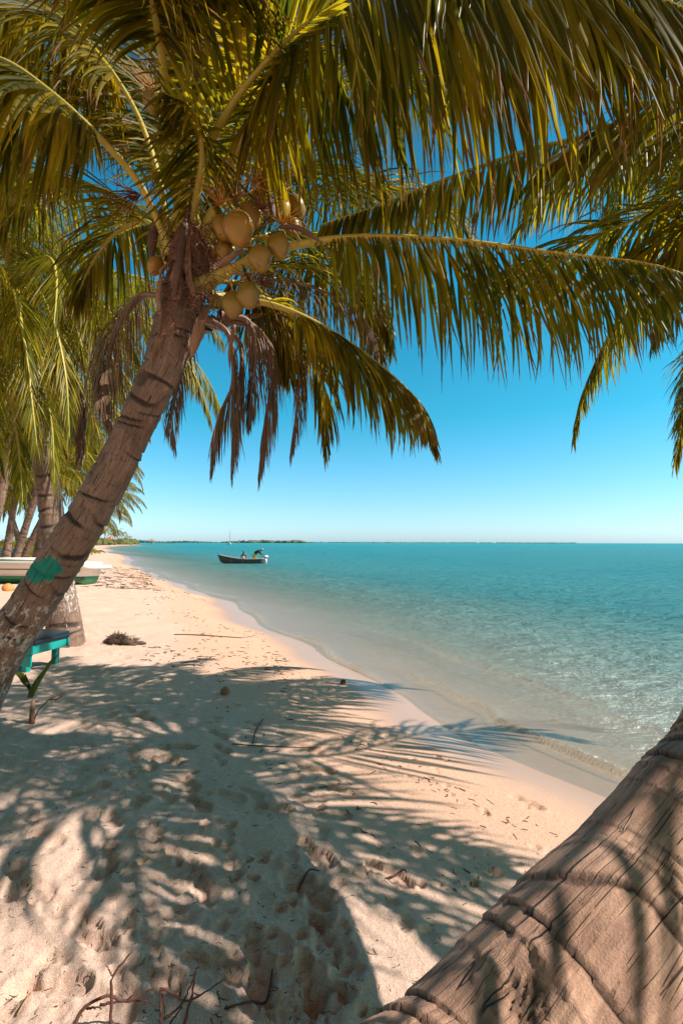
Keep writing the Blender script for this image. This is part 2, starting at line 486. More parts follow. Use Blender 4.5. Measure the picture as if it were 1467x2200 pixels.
# ------------------------------------------------------------------ the beach
def shore_s(x, y):
    """signed distance from the water's edge, positive inland"""
    yy = np.clip(y - 120, 0, 240)
    xs = x - 0.00086 * yy ** 2
    wob = 0.07 * np.sin(y * 2.1 + 1.0) + 0.12 * np.sin(y * 0.9 + 0.6) + 0.16 * np.sin(y * 0.37 + 2) + 0.012 * np.clip(y, 0, 80) * np.sin(y * 0.13)
    return -(0.882 * (xs - 2.1) + 0.472 * (y - 3.7)) + wob

# (px, py) in the photograph, toe direction (px), kind: shoe / dent
SHOES = [((410, 1679), (20, 45), 1.0), ((432, 1724), (32, 40), 1.0), ((684, 1820), (38, 42), 1.15), ((682, 1925), (22, 60), 1.2),
         ((313, 1540), (36, 8), 0.9), ((384, 1602), (50, 2), 1.0), ((350, 1626), (55, 8), 1.05), ((272, 1735), (46, -20), 1.1),
         ((232, 1850), (-18, 50), 1.05), ((560, 2075), (8, 80), 1.1), ((672, 2140), (52, -8), 1.15), ((590, 1728), (42, 10), .95),
         ((195, 1700), (50, -15), .9), ((150, 1470), (40, 6), .8), ((245, 1505), (40, -6), .8), ((360, 1460), (30, 8), .8),
         ((840, 1858), (46, 26), 1.0), ((120, 2110), (60, 10), 1.1), ((1135, 1667), (32, 16), .9), ((300, 1655), (40, -10), .9),
         ((40, 1905), (-8, 56), 1.1), ((480, 1600), (24, 20), .8), ((265, 1405), (26, 4), .8), ((215, 1445), (30, -4), .8), ((330, 1425), (26, 2), .8),
         ((545, 1540), (26, 10), .7), ((700, 2010), (10, 50), 1.0)]
DENTS = [(464, 1813), (492, 1810), (535, 1848), (567, 1845), (630, 1934), (603, 1946), (650, 2007), (615, 2060), (308, 1848), (383, 1848),
         (446, 1777), (436, 1777), (499, 1772), (290, 1689), (322, 1690), (353, 1690), (318, 1775), (335, 1780), (944, 1576), (958, 1584), (934, 1611), (940, 1618),
         (1040, 1700), (1048, 1708), (1186, 1803), (1221, 1800), (1057, 1838), (1072, 1842), (1118, 1896), (1130, 1893), (880, 1636), (885, 1590), (516, 1880), (505, 1890), (545, 1885),
         (1130, 1680), (960, 1650), (1150, 1775), (375, 1712), (740, 2120), (1020, 1870), (450, 1545), (230, 1420), (250, 1575), (270, 1585), (420, 1655), (640, 1470), (738, 1468), (905, 1880)]

def height(x, y, foot=True):
    s = shore_s(x, y)
    z = np.where(s > 0, WATER + 0.36 * (1 - np.exp(-s / 1.5)) * 1.08, WATER + 0.10 * s)
    z = np.where(s > 0, z + 0.006 * np.clip(s - 3, 0, 60), z)
    z = np.maximum(z, -3.2)
    far = sstep(300, 345, y)
    z = z * (1 - far) + np.minimum(z, -2.5) * far
    land = sstep(1.6, 3.6, s)
    near = 1 - sstep(14, 40, np.hypot(x, y))
    z = z + land * (0.05 * vnoise(x * 0.8, y * 0.8, 1) + 0.040 * vnoise(x * 2.6, y * 2.6, 2) + 0.022 * vnoise(x * 6.5, y * 6.5, 3) + 0.013 * vnoise(x * 17, y * 17, 4) + 0.008 * vnoise(x * 41, y * 41, 6)) * (0.35 + 0.65 * near)
    z = z + sstep(0.0, 1.0, s) * 0.004 * vnoise(x * 9, y * 9, 5)
    if not foot: return z
    rr = random.Random(3)
    def window(c, r):
        return np.where((np.abs(x - c[0]) < r) & (np.abs(y - c[1]) < r))
    extra = []
    for _ in range(75):
        px = rr.uniform(60, 760); py = 1400 + 760 * rr.random() ** 1.2
        q = (py - 1166) / 700; a_ = rr.gauss(1.0, 0.7)
        extra.append(((px, py), (70 * q * math.cos(a_) + 6, 62 * q * q * math.sin(a_) + 3), rr.uniform(.8, 1.05)))
    for n_, (c, d, k) in enumerate(SHOES + extra):
        k_ = 1.0 if n_ < len(SHOES) else rr.uniform(.35, .8)
        a = onz(c[0] - d[0] / 2, c[1] - d[1] / 2); b = onz(c[0] + d[0] / 2, c[1] + d[1] / 2)
        ctr = (a + b) / 2
        u = Vector((b.x - a.x, b.y - a.y)).normalized()
        idx = window(ctr, 0.32)
        if len(idx[0]) == 0: continue
        X, Y = x[idx] - ctr.x, y[idx] - ctr.y
        al, ac = X * u.x + Y * u.y, -X * u.y + Y * u.x
        L = 0.145 * k
        d1 = np.sqrt(((al - 0.33 * L) / (0.62 * L)) ** 2 + ((ac) / (0.36 * L)) ** 2)
        d2 = np.sqrt(((al + 0.62 * L) / (0.40 * L)) ** 2 + ((ac + 0.02) / (0.28 * L)) ** 2)
        q = -np.log(np.exp(-6 * d1) + np.exp(-6 * d2)) / 6 - 1
        q = q + 0.10 * vnoise(X * 30, Y * 30, 8) + 0.06 * vnoise(X * 90, Y * 90, 9)
        tread = 0.003 * np.sin(al * 190) * (q < -0.15) * (k > 1.12)
        z[idx] += -0.024 * k * k_ * (1 - sstep(-0.14, 0.03, q)) + k_ * 0.012 * np.exp(-((q - 0.10) / 0.08) ** 2) * (0.6 + 1.2 * vnoise(X * 40, Y * 40, 5)) + tread
        z[idx] -= 0.008 * (1 - sstep(-.6, .1, d1 - 1)) * np.clip(al / L, 0, 1)
    dents = [onz(*c) for c in DENTS]
    for _ in range(210):
        px = rr.uniform(-200, 1250); py = 1400 + 800 * rr.random() ** 1.1
        p = onz(px, py)
        if -(0.882 * (p.x - 2.1) + 0.472 * (p.y - 3.7)) > 2.0: dents.append(p)
    for k, p in enumerate(dents):
        r = (0.030 if k < len(DENTS) else rr.uniform(0.012, 0.055))
        if p.x < -1.0 and k >= len(DENTS): r *= 1.25
        dep = 0.018 if k < len(DENTS) else rr.uniform(0.005, 0.015)
        e = rr.uniform(0.6, 1.0); th = rr.uniform(0, PI)
        idx = window(p, r * 4)
        if len(idx[0]) == 0: continue
        X, Y = x[idx] - p.x, y[idx] - p.y
        A, B = X * math.cos(th) + Y * math.sin(th), (-X * math.sin(th) + Y * math.cos(th)) / e
        q = np.hypot(A, B) / r + 0.25 * vnoise(X / r * 1.3, Y / r * 1.3, k)
        z[idx] += -dep * (1 - sstep(0.55, 1.05, q)) + dep * 0.35 * np.exp(-((q - 1.3) / 0.3) ** 2)
    return z

def spaced(lo, hi, k, soft):
    """coordinates whose spacing grows with distance"""
    out = [0.0]; v = 0.0
    while v < hi:
        v += k * math.sqrt(v * v + soft * soft) * (1 if v < 14 else min(10, v / 14)); out.append(v)
    neg = []; v = 0.0
    while v > lo:
        v -= 6 * k * math.sqrt(v * v + soft * soft); neg.append(v)
    return np.array(neg[::-1] + out)

def fan_sheet(yl, yh, ky, du, umax):
    ys = spaced(yl, yh, ky, 1.0)
    u1 = np.arange(-1.35, 1.35, du)
    side = []; v = 1.35
    while v < umax:
        side.append(v); v *= 1.09
    us = np.r_[-np.array(side[::-1]), u1, np.array(side)]
    Y, U = np.meshgrid(ys, us, indexing='ij')
    X = U * np.sqrt(Y * Y + 1.0)
    n, m = Y.shape
    i = np.arange(n * m).reshape(n, m)
    F = np.stack([i[:-1, :-1].ravel(), i[:-1, 1:].ravel(), i[1:, 1:].ravel(), i[1:, :-1].ravel()], 1)
    return X, Y, F

X, Y, F = fan_sheet(-60, 22000, 0.0055, 0.0055, 30)
Z = height(X, Y)
S = shore_s(X, Y)
wobw = 0.12 * vnoise(X * 1.1, Y * 1.1, 9)
wet = 1 - sstep(0.35, 1.1, S + wobw * 1.8)
band = 1 - sstep(1.5, 2.4, S + vnoise(X * 0.8, Y * 0.8, 12) * 0.8)
me = np_mesh('beach', np.stack([X, Y, Z], -1), F, M['sand'], {'wet': wet.ravel(), 'band': band.ravel()})
beach = obj('beach', me); tag(beach, kind='structure', label='pale pink sand beach with footprints running down to the sea', cat='beach')

# ------------------------------------------------------------------ the sea
X, Y, F = fan_sheet(-60, 22000, 0.0075, 0.006, 30)
S = shore_s(X, Y)
bed = height(X, Y, foot=False)
off = -S
Zw = np.full_like(X, WATER)
amp = 0.060 * sstep(0.2, 6, off) * (1 - sstep(25, 60, Y))
Zw += amp * (vnoise(X * 1.2 + 3, Y * 2.4, 21) + 0.6 * vnoise(X * 3.1, Y * 5.0, 22) + 0.35 * vnoise(X * 7, Y * 9, 23))
foam = np.zeros_like(X)
def wavelet(pos, h, w, seed, gate_lo, gate_hi, fo=1.0):
    global Zw, foam
    c = pos + 0.45 * vnoise(Y * 0.55 + seed, X * 0, seed) + 0.12 * vnoise(Y * 2.5, X * 0, seed + 1)
    g = sstep(gate_lo, gate_lo + 0.8, Y) * (1 - sstep(gate_hi - 1.5, gate_hi, Y)) * (0.45 + 0.9 * np.clip(vnoise(Y * 0.9, X * 0, seed + 5) + 0.5, 0, 1))
    d = off - c
    prof = np.where(d < 0, np.exp(-(d / (w * 0.35)) ** 2), np.exp(-(d / w) ** 2))
    Zw = Zw + h * g * prof
    foam = np.maximum(foam, fo * g * np.exp(-((d + w * 0.35) / (w * 0.32)) ** 2))
wavelet(0.05, 0.024, 0.06, 31, 3.0, 9.5, .6)
wavelet(0.62, 0.055, 0.10, 33, 2.0, 8.0, 0.7)
wavelet(0.22, 0.050, 0.09, 35, 6.5, 17, .7)
wavelet(0.5, 0.04, 0.2, 39, 16, 60, 0.7)
wavelet(2.1, 0.03, 0.35, 37, 3.0, 12, 0.25)
depth = np.clip(Zw - bed, 0, 4)
me = np_mesh('sea', np.stack([X, Y, Zw], -1), F, M['water'], {'depth': depth.ravel(), 'foam': foam.ravel()})
sea = obj('sea', me); tag(sea, kind='structure', label='calm turquoise sea reaching the horizon', cat='sea')

# ------------------------------------------------------------------ palm fronds
def rachis_frame(P):
    T = np.gradient(P, axis=0); T /= np.linalg.norm(T, axis=1)[:, None]
    up = np.array([0, 0, 1.0])
    Nn = up - T * (T @ up)[:, None]
    # keep the frame steady where the midrib hangs straight down
    ln = np.linalg.norm(Nn, axis=1)
    for i in range(len(P)):
        if ln[i] < 0.35 and i > 0:
            v = Nn[i - 1] - T[i] * (T[i] @ Nn[i - 1]); Nn[i] = v
        Nn[i] /= max(1e-6, np.linalg.norm(Nn[i]))
    B = np.cross(T, Nn)
    return T, Nn, B

def frond_mesh(name, ctrl, n=120, lmax=0.85, wid=0.024, droop=1.0, petiole=0.2, r0=0.030, mats=('leaf', 'rachis'),
               seed=0, seg=6, lift=0.25, open_=1.0, miss=0.03, hang=0.5, local=False, curl=0.0, tipfrac=0.35):
    rg = np.random.default_rng(seed + 1000)
    P, L = catmull(ctrl, 64)
    origin = P[0].copy()
    T, N, B = rachis_frame(P)
    # midrib
    tt = np.linspace(0, 1, 64)
    rad = r0 * (1 - tt) ** 0.75 + 0.0035
    rad = rad * (1 + 1.1 * np.exp(-(tt / 0.05) ** 2))
    k = 8
    th = np.arange(k) * 2 * PI / k
    RV = P[:, None, :] + B[:, None, :] * (np.cos(th)[None, :, None] * rad[:, None, None]) + N[:, None, :] * (np.sin(th)[None, :, None] * rad[:, None, None] * 0.62)
    idx = np.arange(64 * k).reshape(64, k)
    RF = np.stack([idx[:-1], np.roll(idx[:-1], -1, 1), np.roll(idx[1:], -1, 1), idx[1:]], -1).reshape(-1, 4)
    V = [RV.reshape(-1, 3)]; F = [RF]; MI = [np.ones(len(RF), int)]
    TI = [np.zeros((64 * k, 3))]
    base = 64 * k
    for side in (-1, 1):
        t = petiole + (1 - petiole) * (np.arange(n) + 0.5) / n
        t = np.clip(t + rg.normal(0, 0.0025, n), petiole, 0.998)
        keep = rg.random(n) > miss
        t = t[keep]; m = len(t)
        f = t * 63
        def smp(A): return np.stack([np.interp(f, np.arange(64), A[:, c]) for c in range(3)], 1)
        p, tv, nv, bv = smp(P), smp(T), smp(N), smp(B)
        tn = (t - petiole) / (1 - petiole)
        ln = lmax * (0.55 + 0.45 * sstep(0, 0.28, tn)) * (1 - (1 - tipfrac) * sstep(0.45, 1.0, tn)) * (1 + rg.normal(0, 0.07, m))
        ang = R(72) * (1 - tn) + R(22) * tn
        ang = ang * open_ + rg.normal(0, 0.11, m)
        lf = lift + rg.normal(0, 0.2, m)
        d = tv * np.cos(ang)[:, None] + side * bv * (np.sin(ang) * np.cos(lf))[:, None] + nv * (np.sin(ang) * np.sin(lf))[:, None]
        d = d + np.array([0, 0, -1.0]) * (hang * (0.6 + 0.8 * rg.random(m)))[:, None]
        d /= np.linalg.norm(d, axis=1)[:, None]
        dr = droop * (0.6 + 0.8 * rg.random(m))
        tw = rg.normal(0, 0.28, m) * (1 + curl)
        rnd = np.clip(rg.random(m) * 0.7 + 0.3 * (vnoise(t * 14, t * 0, seed) + 0.5), 0, 1); r2 = rg.random(m)
        p = p + bv * side * (np.interp(t, tt, rad) * 0.7)[:, None]
        ds = ln / seg
        cur = p.copy()
        wprof = [0.35, 0.85, 1.0, 0.92, 0.72, 0.42, 0.04] if seg == 6 else list(np.interp(np.linspace(0, 1, seg + 1), np.linspace(0, 1, 7), [0.35, 0.85, 1.0, 0.92, 0.72, 0.42, 0.04]))
        VS = np.zeros((m, seg + 1, 3, 3))
        side_w = rg.normal(0, 0.16, (m, 3)); side_w[:, 2] = 0
        for j in range(seg + 1):
            w = tv - d * np.sum(tv * d, 1)[:, None]
            w /= np.maximum(1e-5, np.linalg.norm(w, axis=1))[:, None]
            cr = np.cross(d, w)
            aa = tw * (0.4 + j / seg)
            w2 = w * np.cos(aa)[:, None] + cr * np.sin(aa)[:, None]
            cr2 = np.cross(d, w2)
            ww = wid * 0.5 * wprof[j] * (0.85 + 0.3 * r2)
            fold = ww * 0.75
            sgn = np.where(cr2[:, 2:3] > 0, 1, -1)
            VS[:, j, 0] = cur - w2 * ww[:, None] - cr2 * sgn * fold[:, None]
            VS[:, j, 1] = cur
            VS[:, j, 2] = cur + w2 * ww[:, None] - cr2 * sgn * fold[:, None]
            cur = cur + d * ds[:, None]
            g = dr * (0.55 + 0.35 * j) / seg
            d = d + np.array([0, 0, -1.0]) * g[:, None] + side_w * (0.35 if j > 2 else 0.1)
            d /= np.linalg.norm(d, axis=1)[:, None]
        ii = np.arange(m * (seg + 1) * 3).reshape(m, seg + 1, 3) + base
        f1 = np.stack([ii[:, :-1, 0], ii[:, :-1, 1], ii[:, 1:, 1], ii[:, 1:, 0]], -1).reshape(-1, 4)
        f2 = np.stack([ii[:, :-1, 1], ii[:, :-1, 2], ii[:, 1:, 2], ii[:, 1:, 1]], -1).reshape(-1, 4)
        V.append(VS.reshape(-1, 3)); F += [f1, f2]; MI.append(np.zeros(len(f1) * 2, int))
        ti = np.zeros((m, seg + 1, 3, 3))
        ti[..., 0] = rnd[:, None, None]; ti[..., 1] = np.linspace(0, 1, seg + 1)[None, :, None]; ti[..., 2] = r2[:, None, None]
        TI.append(ti.reshape(-1, 3)); base += m * (seg + 1) * 3
    V = np.concatenate(V)
    if local: V = V - origin
    return np_mesh(name, V, np.concatenate(F), [M[mats[0]], M[mats[1]]], {'tint': np.concatenate(TI)}, True, np.concatenate(MI))

def arc(c, az, el, length, g=0.9, r=0.06):
    """control points of a frond that leaves crown c towards azimuth az, rising at el, bending under its weight"""
    d = np.array([math.cos(az) * math.cos(el), math.sin(az) * math.cos(el), math.sin(el)])
    p = np.array(c, float) + d * np.array([1, 1, 0.3]) * r
    out = [p.copy()]; n = 8; ds = length / n
    for i in range(n):
        p = p + d * ds; out.append(p.copy())
        d = d + np.array([0, 0, -1.0]) * g * ds / length * (0.5 + 1.4 * i / n)
        d /= np.linalg.norm(d)
    return out

# ------------------------------------------------------------------ palm trunks
def trunk_mesh(name, ctrl, radii, mat, rings=0.075, nseg=300, nth=96, seed=0, step=0.010, scar_amt=1.0, paintfn=None, tilt=0.25, knot=None):
    P, L = catmull(ctrl, nseg)
    T, N, B = rachis_frame(P)
    s = np.linspace(0, L, nseg)
    rad = np.interp(np.linspace(0, 1, nseg), np.linspace(0, 1, len(radii)), radii)
    th = np.arange(nth) * 2 * PI / nth
    SS, TH = np.meshgrid(s, th, indexing='ij')
    RR = np.repeat(rad[:, None], nth, 1)
    cx, cy = np.cos(TH), np.sin(TH)
    # each leaf scar is a slightly tilted ring
    warp = SS + rings * 0.55 * vnoise(SS / rings * 0.35, SS * 0, seed + 1) + tilt * rings * np.sin(TH + 2.1 * np.sin(SS / rings * 0.9 + seed)) + rings * 0.16 * vnoise(cx * 2.5 + 7, cy * 2.5 + SS / rings * 0.6, seed + 2)
    ph = warp / rings
    kk = np.floor(ph); fr = ph - kk
    ra = hash2(kk, kk * 0 + 3, seed); rb = hash2(kk, kk * 0 + 9, seed)
    angm = np.cos(TH - ra * 2 * PI)
    amp = 0.25 + 0.75 * sstep(-0.4, 0.7, angm)
    prof = (1 - fr) ** 1.6                           # ledge above every scar, fading upward
    dr = step * (amp * (prof - 0.45) + 0.25 * (rb - 0.5))
    dr = dr + 0.012 * RR / 0.15 * vnoise(cx * 1.6 + 2, cy * 1.6 + SS * 1.8, seed + 4) + 0.003 * vnoise(TH * 0 + cx * 22, cy * 22 + SS * 5, seed + 6)
    thick = (0.08 + 0.16 * rb) * (1.0 + 0.9 * (scar_amt > 0.9)) * (0.5 + 0.7 * sstep(-0.2, 1, angm))
    scar = (1 - sstep(thick * 0.6, thick, 1 - fr)) * sstep(0.1, 0.9, angm + 0.5 * vnoise(cx * 3, cy * 3 + kk, seed + 8)) * scar_amt
    scar += 0.5 * scar_amt * (np.abs(fr - 0.02) < 0.03)
    dr = dr - 0.006 * np.clip(scar, 0, 1) * (step / 0.01)
    extra = {}
    if knot:
        ks, kth, kr = knot
        dth = (TH - kth + PI) % (2 * PI) - PI
        q = np.hypot((SS - ks), dth * RR) / kr + 0.35 * vnoise(SS * 60, TH * 9, 77)
        hole = 1 - sstep(0.3, 1.0, q)
        dr = dr - 0.010 * hole + 0.006 * np.exp(-((q - 1.25) / 0.25) ** 2) + 0.012 * hole * vnoise(SS * 70, TH * 50, 78) + 0.007 * hole * vnoise(SS * 200, TH * 90, 80)
        scar = np.maximum(scar, hole * np.clip(0.45 + 1.3 * vnoise(SS * 60, TH * 45, 79), 0, 1))
    RR2 = RR + dr
    V = P[:, None, :] + B[:, None, :] * (cx * RR2)[..., None] + N[:, None, :] * (cy * RR2)[..., None]
    idx = np.arange(nseg * nth).reshape(nseg, nth)
    F = np.stack([idx[:-1], np.roll(idx[:-1], -1, 1), np.roll(idx[1:], -1, 1), idx[1:]], -1).reshape(-1, 4)
    attrs = {'uc': np.stack([cx * RR, cy * RR, SS], -1).reshape(-1, 3), 'scar': np.clip(scar, 0, 1).ravel()}
    if paintfn:
        w, te = paintfn(V, SS, TH)
        attrs['white'] = w.ravel(); attrs['teal'] = te.ravel()
    return np_mesh(name, V, F, mat, attrs)

# pixel of world points (to find where the paint marks sit on the trunk)
def to_px(V):
    x, y, z = V[..., 0], V[..., 1], V[..., 2] - CAM_H
    fwd = y * cp + z * sp_; upc = -y * sp_ + z * cp
    return 733.5 + FPX * x / fwd, 1100 - FPX * upc / fwd

# ================================================================== main coconut palm
crown1 = at(402, 545, 3.0)
main_axis = [at(-112, 1640, 3.5), at(-25, 1450, 3.4), at(71, 1300, 3.3), at(140, 1190, 3.2), at(196, 1100, 3.15), at(250, 1000, 3.1),
             at(299, 900, 3.05), at(345, 800, 3.0), at(374, 700, 3.0), at(396, 620, 3.0), at(405, 555, 3.0)]
main_base = main_axis[0].copy(); main_axis[0] = main_base + Vector((-0.02, 0, -0.12))
palm = empty('coconut_palm', (main_base.x, main_base.y, 0))
tag(palm, 'big leaning coconut palm with yellow coconuts and a teal paint patch on its trunk', 'palm tree')

def paint_main(V, S_, TH):
    px, py = to_px(V)
    w = sstep(1225, 1330, py) * 1.0
    front = (np.sin(0) + 0 * TH)
    d = np.hypot((px - 92) / 40, (py - 1232) / 25) + 0.45 * vnoise(px / 9, py / 7, 61) + 0.012 * (py - 1232) * (px > 92)
    dep = V[..., 1]
    # facing the viewer only: the patch is on the near side
    axis_y = np.mean(V[..., 1], axis=1, keepdims=True)
    near = dep < axis_y + 0.02
    te = np.where(near, 1 - 0.5 * d, 0)
    ax_x = np.mean(V[..., 0], axis=1, keepdims=True)
    rim = (V[..., 0] < ax_x - 0.118) & (py > 1185) & (py < 1335)
    te = np.where(rim, 0.9, te)
    return w, np.clip(te, 0, 1)
obj('trunk', trunk_mesh('trunk', main_axis, [0.235, 0.185, 0.165, 0.152, 0.142, 0.135, 0.13, 0.118, 0.122, 0.125, 0.09], M['trunk'],
                        rings=0.082, nseg=520, nth=160, seed=5, step=0.012, paintfn=paint_main, tilt=0.55), palm)

def A(*pts): return [at(*p) for p in pts]
G = dict
main_fronds = [
    # left, sweeping out of the frame
    (A((368, 545, 3.0), (300, 400, 2.85), (200, 285, 2.6), (100, 195, 2.45), (0, 130, 2.35), (-130, 110, 2.25), (-300, 200, 2.15)), G(lmax=0.80, droop=1.0, petiole=0.38, n=150, hang=1.6, lift=0.1)),
    (A((365, 520, 3.0), (340, 380, 3.0), (285, 230, 3.0), (190, 95, 3.0), (80, 10, 3.0), (-60, -40, 3.0), (-200, 0, 3.0)), G(lmax=0.9, droop=1.2, n=160, petiole=0.42, hang=1.3)),
    (A((388, 500, 3.0), (370, 330, 2.75), (345, 120, 2.35), (315, -20, 2.05), (260, -140, 1.75), (180, -200, 1.5)), G(lmax=0.6, droop=1.2, petiole=0.5, hang=0.8)),
    (A((415, 500, 3.05), (425, 300, 2.9), (440, 120, 2.6), (470, -30, 2.2), (520, -160, 1.8)), G(lmax=0.6, droop=1.0, petiole=0.38)),
    # the great one across the top of the frame
    (A((440, 520, 3.0), (490, 370, 2.8), (555, 225, 2.6), (620, 95, 2.42), (730, 0, 2.25), (900, -35, 2.12), (1130, -45, 2.02), (1350, -25, 1.98), (1560, 60, 1.95)),
     G(lmax=1.05, droop=0.7, petiole=0.2, n=200, wid=0.025, r0=0.032, lift=0.0, hang=3.0, tipfrac=0.6)),
    (A((430, 500, 3.1), (500, 380, 3.15), (580, 280, 3.3), (700, 200, 3.5), (850, 170, 3.8), (1000, 210, 4.1)), G(lmax=0.8, droop=1.3, petiole=0.2)),
    # straight right behind the coconuts
    (A((415, 625, 2.95), (530, 562, 2.88), (650, 524, 2.85), (800, 510, 2.85), (1000, 520, 2.88), (1200, 545, 2.92), (1400, 568, 2.98), (1560, 625, 3.05)),
     G(lmax=0.84, droop=1.0, petiole=0.26, n=135, r0=0.036, lift=0.0, hang=2.2, tipfrac=0.5)),
    # lower right with the curled tip
    (A((450, 650, 3.05), (560, 650, 3.1), (660, 685, 3.2), (760, 745, 3.3), (850, 815, 3.4), (915, 885, 3.45), (938, 960, 3.5)), G(lmax=0.62, droop=1.2, petiole=0.28, n=110, tipfrac=.25, wid=0.026, hang=1.3)),
    # behind, right
    (A((450, 600, 3.15), (560, 570, 3.5), (680, 580, 4.0), (770, 640, 4.4), (820, 770, 4.7)), G(lmax=0.75, droop=1.4, petiole=0.2)),
    (A((440, 560, 3.2), (560, 460, 3.6), (700, 410, 4.1), (830, 410, 4.6), (960, 450, 5.0), (1040, 540, 5.2)), G(lmax=0.8, droop=1.2, petiole=0.2)),
    # behind, down
    (A((450, 640, 3.1), (560, 640, 3.3), (640, 700, 3.5), (690, 820, 3.6), (700, 960, 3.6)), G(lmax=0.55, droop=1.6, petiole=0.25, n=70)),
    # left low
    (A((370, 560, 3.1), (320, 480, 3.2), (250, 500, 3.3), (195, 570, 3.4), (160, 650, 3.45)), G(lmax=0.6, droop=1.7, petiole=0.2, n=70)),
    (A((370, 560, 3.2), (280, 440, 3.6), (160, 400, 4.0), (60, 430, 4.3), (-30, 520, 4.5)), G(lmax=0.8, droop=1.4, petiole=0.2)),
    (A((380, 540, 3.15), (300, 300, 3.5), (180, 200, 3.8), (60, 190, 4.1), (-60, 270, 4.3)), G(lmax=0.8, droop=1.3, petiole=0.2)),
    (A((400, 500, 3.15), (380, 250, 3.5), (350, 60, 3.7), (300, -80, 3.9)), G(lmax=0.9, n=160, droop=1.0, petiole=0.2)),
    (A((410, 500, 3.1), (450, 240, 3.4), (540, 60, 3.7), (640, -60, 3.9)), G(lmax=0.8, droop=1.0, petiole=0.2)),
    (A((440, 560, 3.15), (600, 500, 3.6), (720, 540, 4.0), (810, 640, 4.2), (840, 740, 4.3)), G(lmax=0.7, droop=1.2, hang=0.8, mats=('leaf_sunlit', 'rachis'))),
    (A((440, 540, 3.15), (560, 400, 3.5), (680, 360, 3.9), (800, 400, 4.3), (880, 480, 4.5)), G(lmax=0.7, droop=1.2, hang=0.6, mats=('leaf_sunlit', 'rachis'))),
    (A((440, 600, 3.15), (540, 620, 3.5), (600, 700, 3.7), (620, 800, 3.8)), G(lmax=0.6, droop=1.2, hang=0.8)),
    (A((410, 480, 2.95), (432, 340, 2.75), (410, 240, 2.55), (350, 200, 2.4)), G(lmax=0.55, droop=0.8, hang=1.4, n=60, petiole=0.1, wid=0.02)),
    (A((395, 510, 3.2), (330, 250, 3.7), (220, 60, 4.0), (90, -20, 4.2), (-60, 0, 4.3)), G(lmax=0.95, n=150, droop=1.2, hang=1.0)),
    # toward the viewer overhead
    (A((400, 480, 2.95), (400, 200, 2.55), (400, -60, 2.1), (420, -350, 1.6), (470, -900, 1.15)), G(lmax=0.6, droop=1.3, petiole=0.45)),
    # short young spear fan in front of the heart
    (A((405, 440, 2.95), (440, 330, 2.75), (500, 220, 2.5), (590, 110, 2.3), (690, 20, 2.1)), G(lmax=0.55, droop=0.3, petiole=0.12, n=60, wid=0.024, lift=0.3, hang=0.0, mats=('leaf_sunlit', 'rachis'))),
]
for i, (c, kw) in enumerate(main_fronds):
    obj('frond', frond_mesh('frond', c, seed=i * 7 + 3, **kw), palm)
dead = [
    (A((430, 680, 3.05), (490, 720, 3.1), (500, 820, 3.12), (470, 900, 3.12), (455, 995, 3.1)), G(lmax=0.42, n=105)),
    (A((450, 690, 3.15), (515, 740, 3.2), (512, 850, 3.2), (500, 940, 3.2), (498, 1012, 3.2)), G(lmax=0.42, n=105)),
    (A((470, 690, 3.15), (555, 710, 3.3), (585, 800, 3.35), (570, 900, 3.35), (556, 1010, 3.35)), G(lmax=0.46, n=110)),
    (A((480, 690, 3.3), (600, 680, 3.6), (640, 760, 3.7), (640, 860, 3.75), (625, 960, 3.75)), G(lmax=0.5, n=95)),
    (A((470, 680, 3.1), (530, 690, 3.2), (548, 760, 3.25), (540, 830, 3.25), (533, 900, 3.25)), G(lmax=0.4, n=95)),
    (A((360, 640, 3.1), (300, 640, 3.2), (250, 710, 3.3), (230, 790, 3.35), (222, 865, 3.35)), G(lmax=0.6, n=95)),
    (A((440, 700, 3.2), (400, 760, 3.4), (378, 840, 3.5), (368, 900, 3.5), (376, 960, 3.5)), G(lmax=0.3, n=80)),
    (A((470, 650, 3.3), (600, 600, 3.6), (740, 650, 4.0), (800, 720, 4.1), (815, 780, 4.1)), G(lmax=0.5, n=90)),
]
for i, (c, kw) in enumerate(dead):
    o = obj('dead_frond', frond_mesh('dead_frond', c, seed=i * 5 + 90, droop=3.0, petiole=0.2, wid=0.009, mats=('leaf_dead', 'rachis_dead'), miss=0.28, open_=0.8, hang=0.9, **kw), palm)
    o['label'] = 'brown dry frond hanging down'

# heart of the crown: torn fibre sheets, old sheaths, flower stalks
def strip_mesh(ctrl, w, curl=0.5, seed=0, nseg=18, k=7):
    P, L = catmull(ctrl, nseg); T, N, B = rachis_frame(P)
    t = np.linspace(0, 1, nseg)
    V = np.zeros((nseg, k, 3)); a = np.linspace(-1, 1, k)
    ww = w * np.sin(np.clip(t * 0.92 + 0.10, 0, 1) * PI) ** 0.6
    for i in range(nseg):
        off = 1 + 0.25 * vnoise(a * 3, a * 0 + i * 0.5, seed)
        V[i] = P[i] + B[i] * (a * ww[i] * off)[:, None] + N[i] * ((a ** 2) * ww[i] * curl)[:, None]
    idx = np.arange(nseg * k).reshape(nseg, k)
    F = np.stack([idx[:-1, :-1], idx[:-1, 1:], idx[1:, 1:], idx[1:, :-1]], -1).reshape(-1, 4)
    return V.reshape(-1, 3), F
def strips(name, lst, mat, parent, thick=0.004):
    for i, (c, w, cu) in enumerate(lst):
        V, F = strip_mesh(c, w, cu, seed=i)
        o = obj(name, np_mesh(name, V, F, mat), parent)
        md = o.modifiers.new('thickness', 'SOLIDIFY'); md.thickness = thick
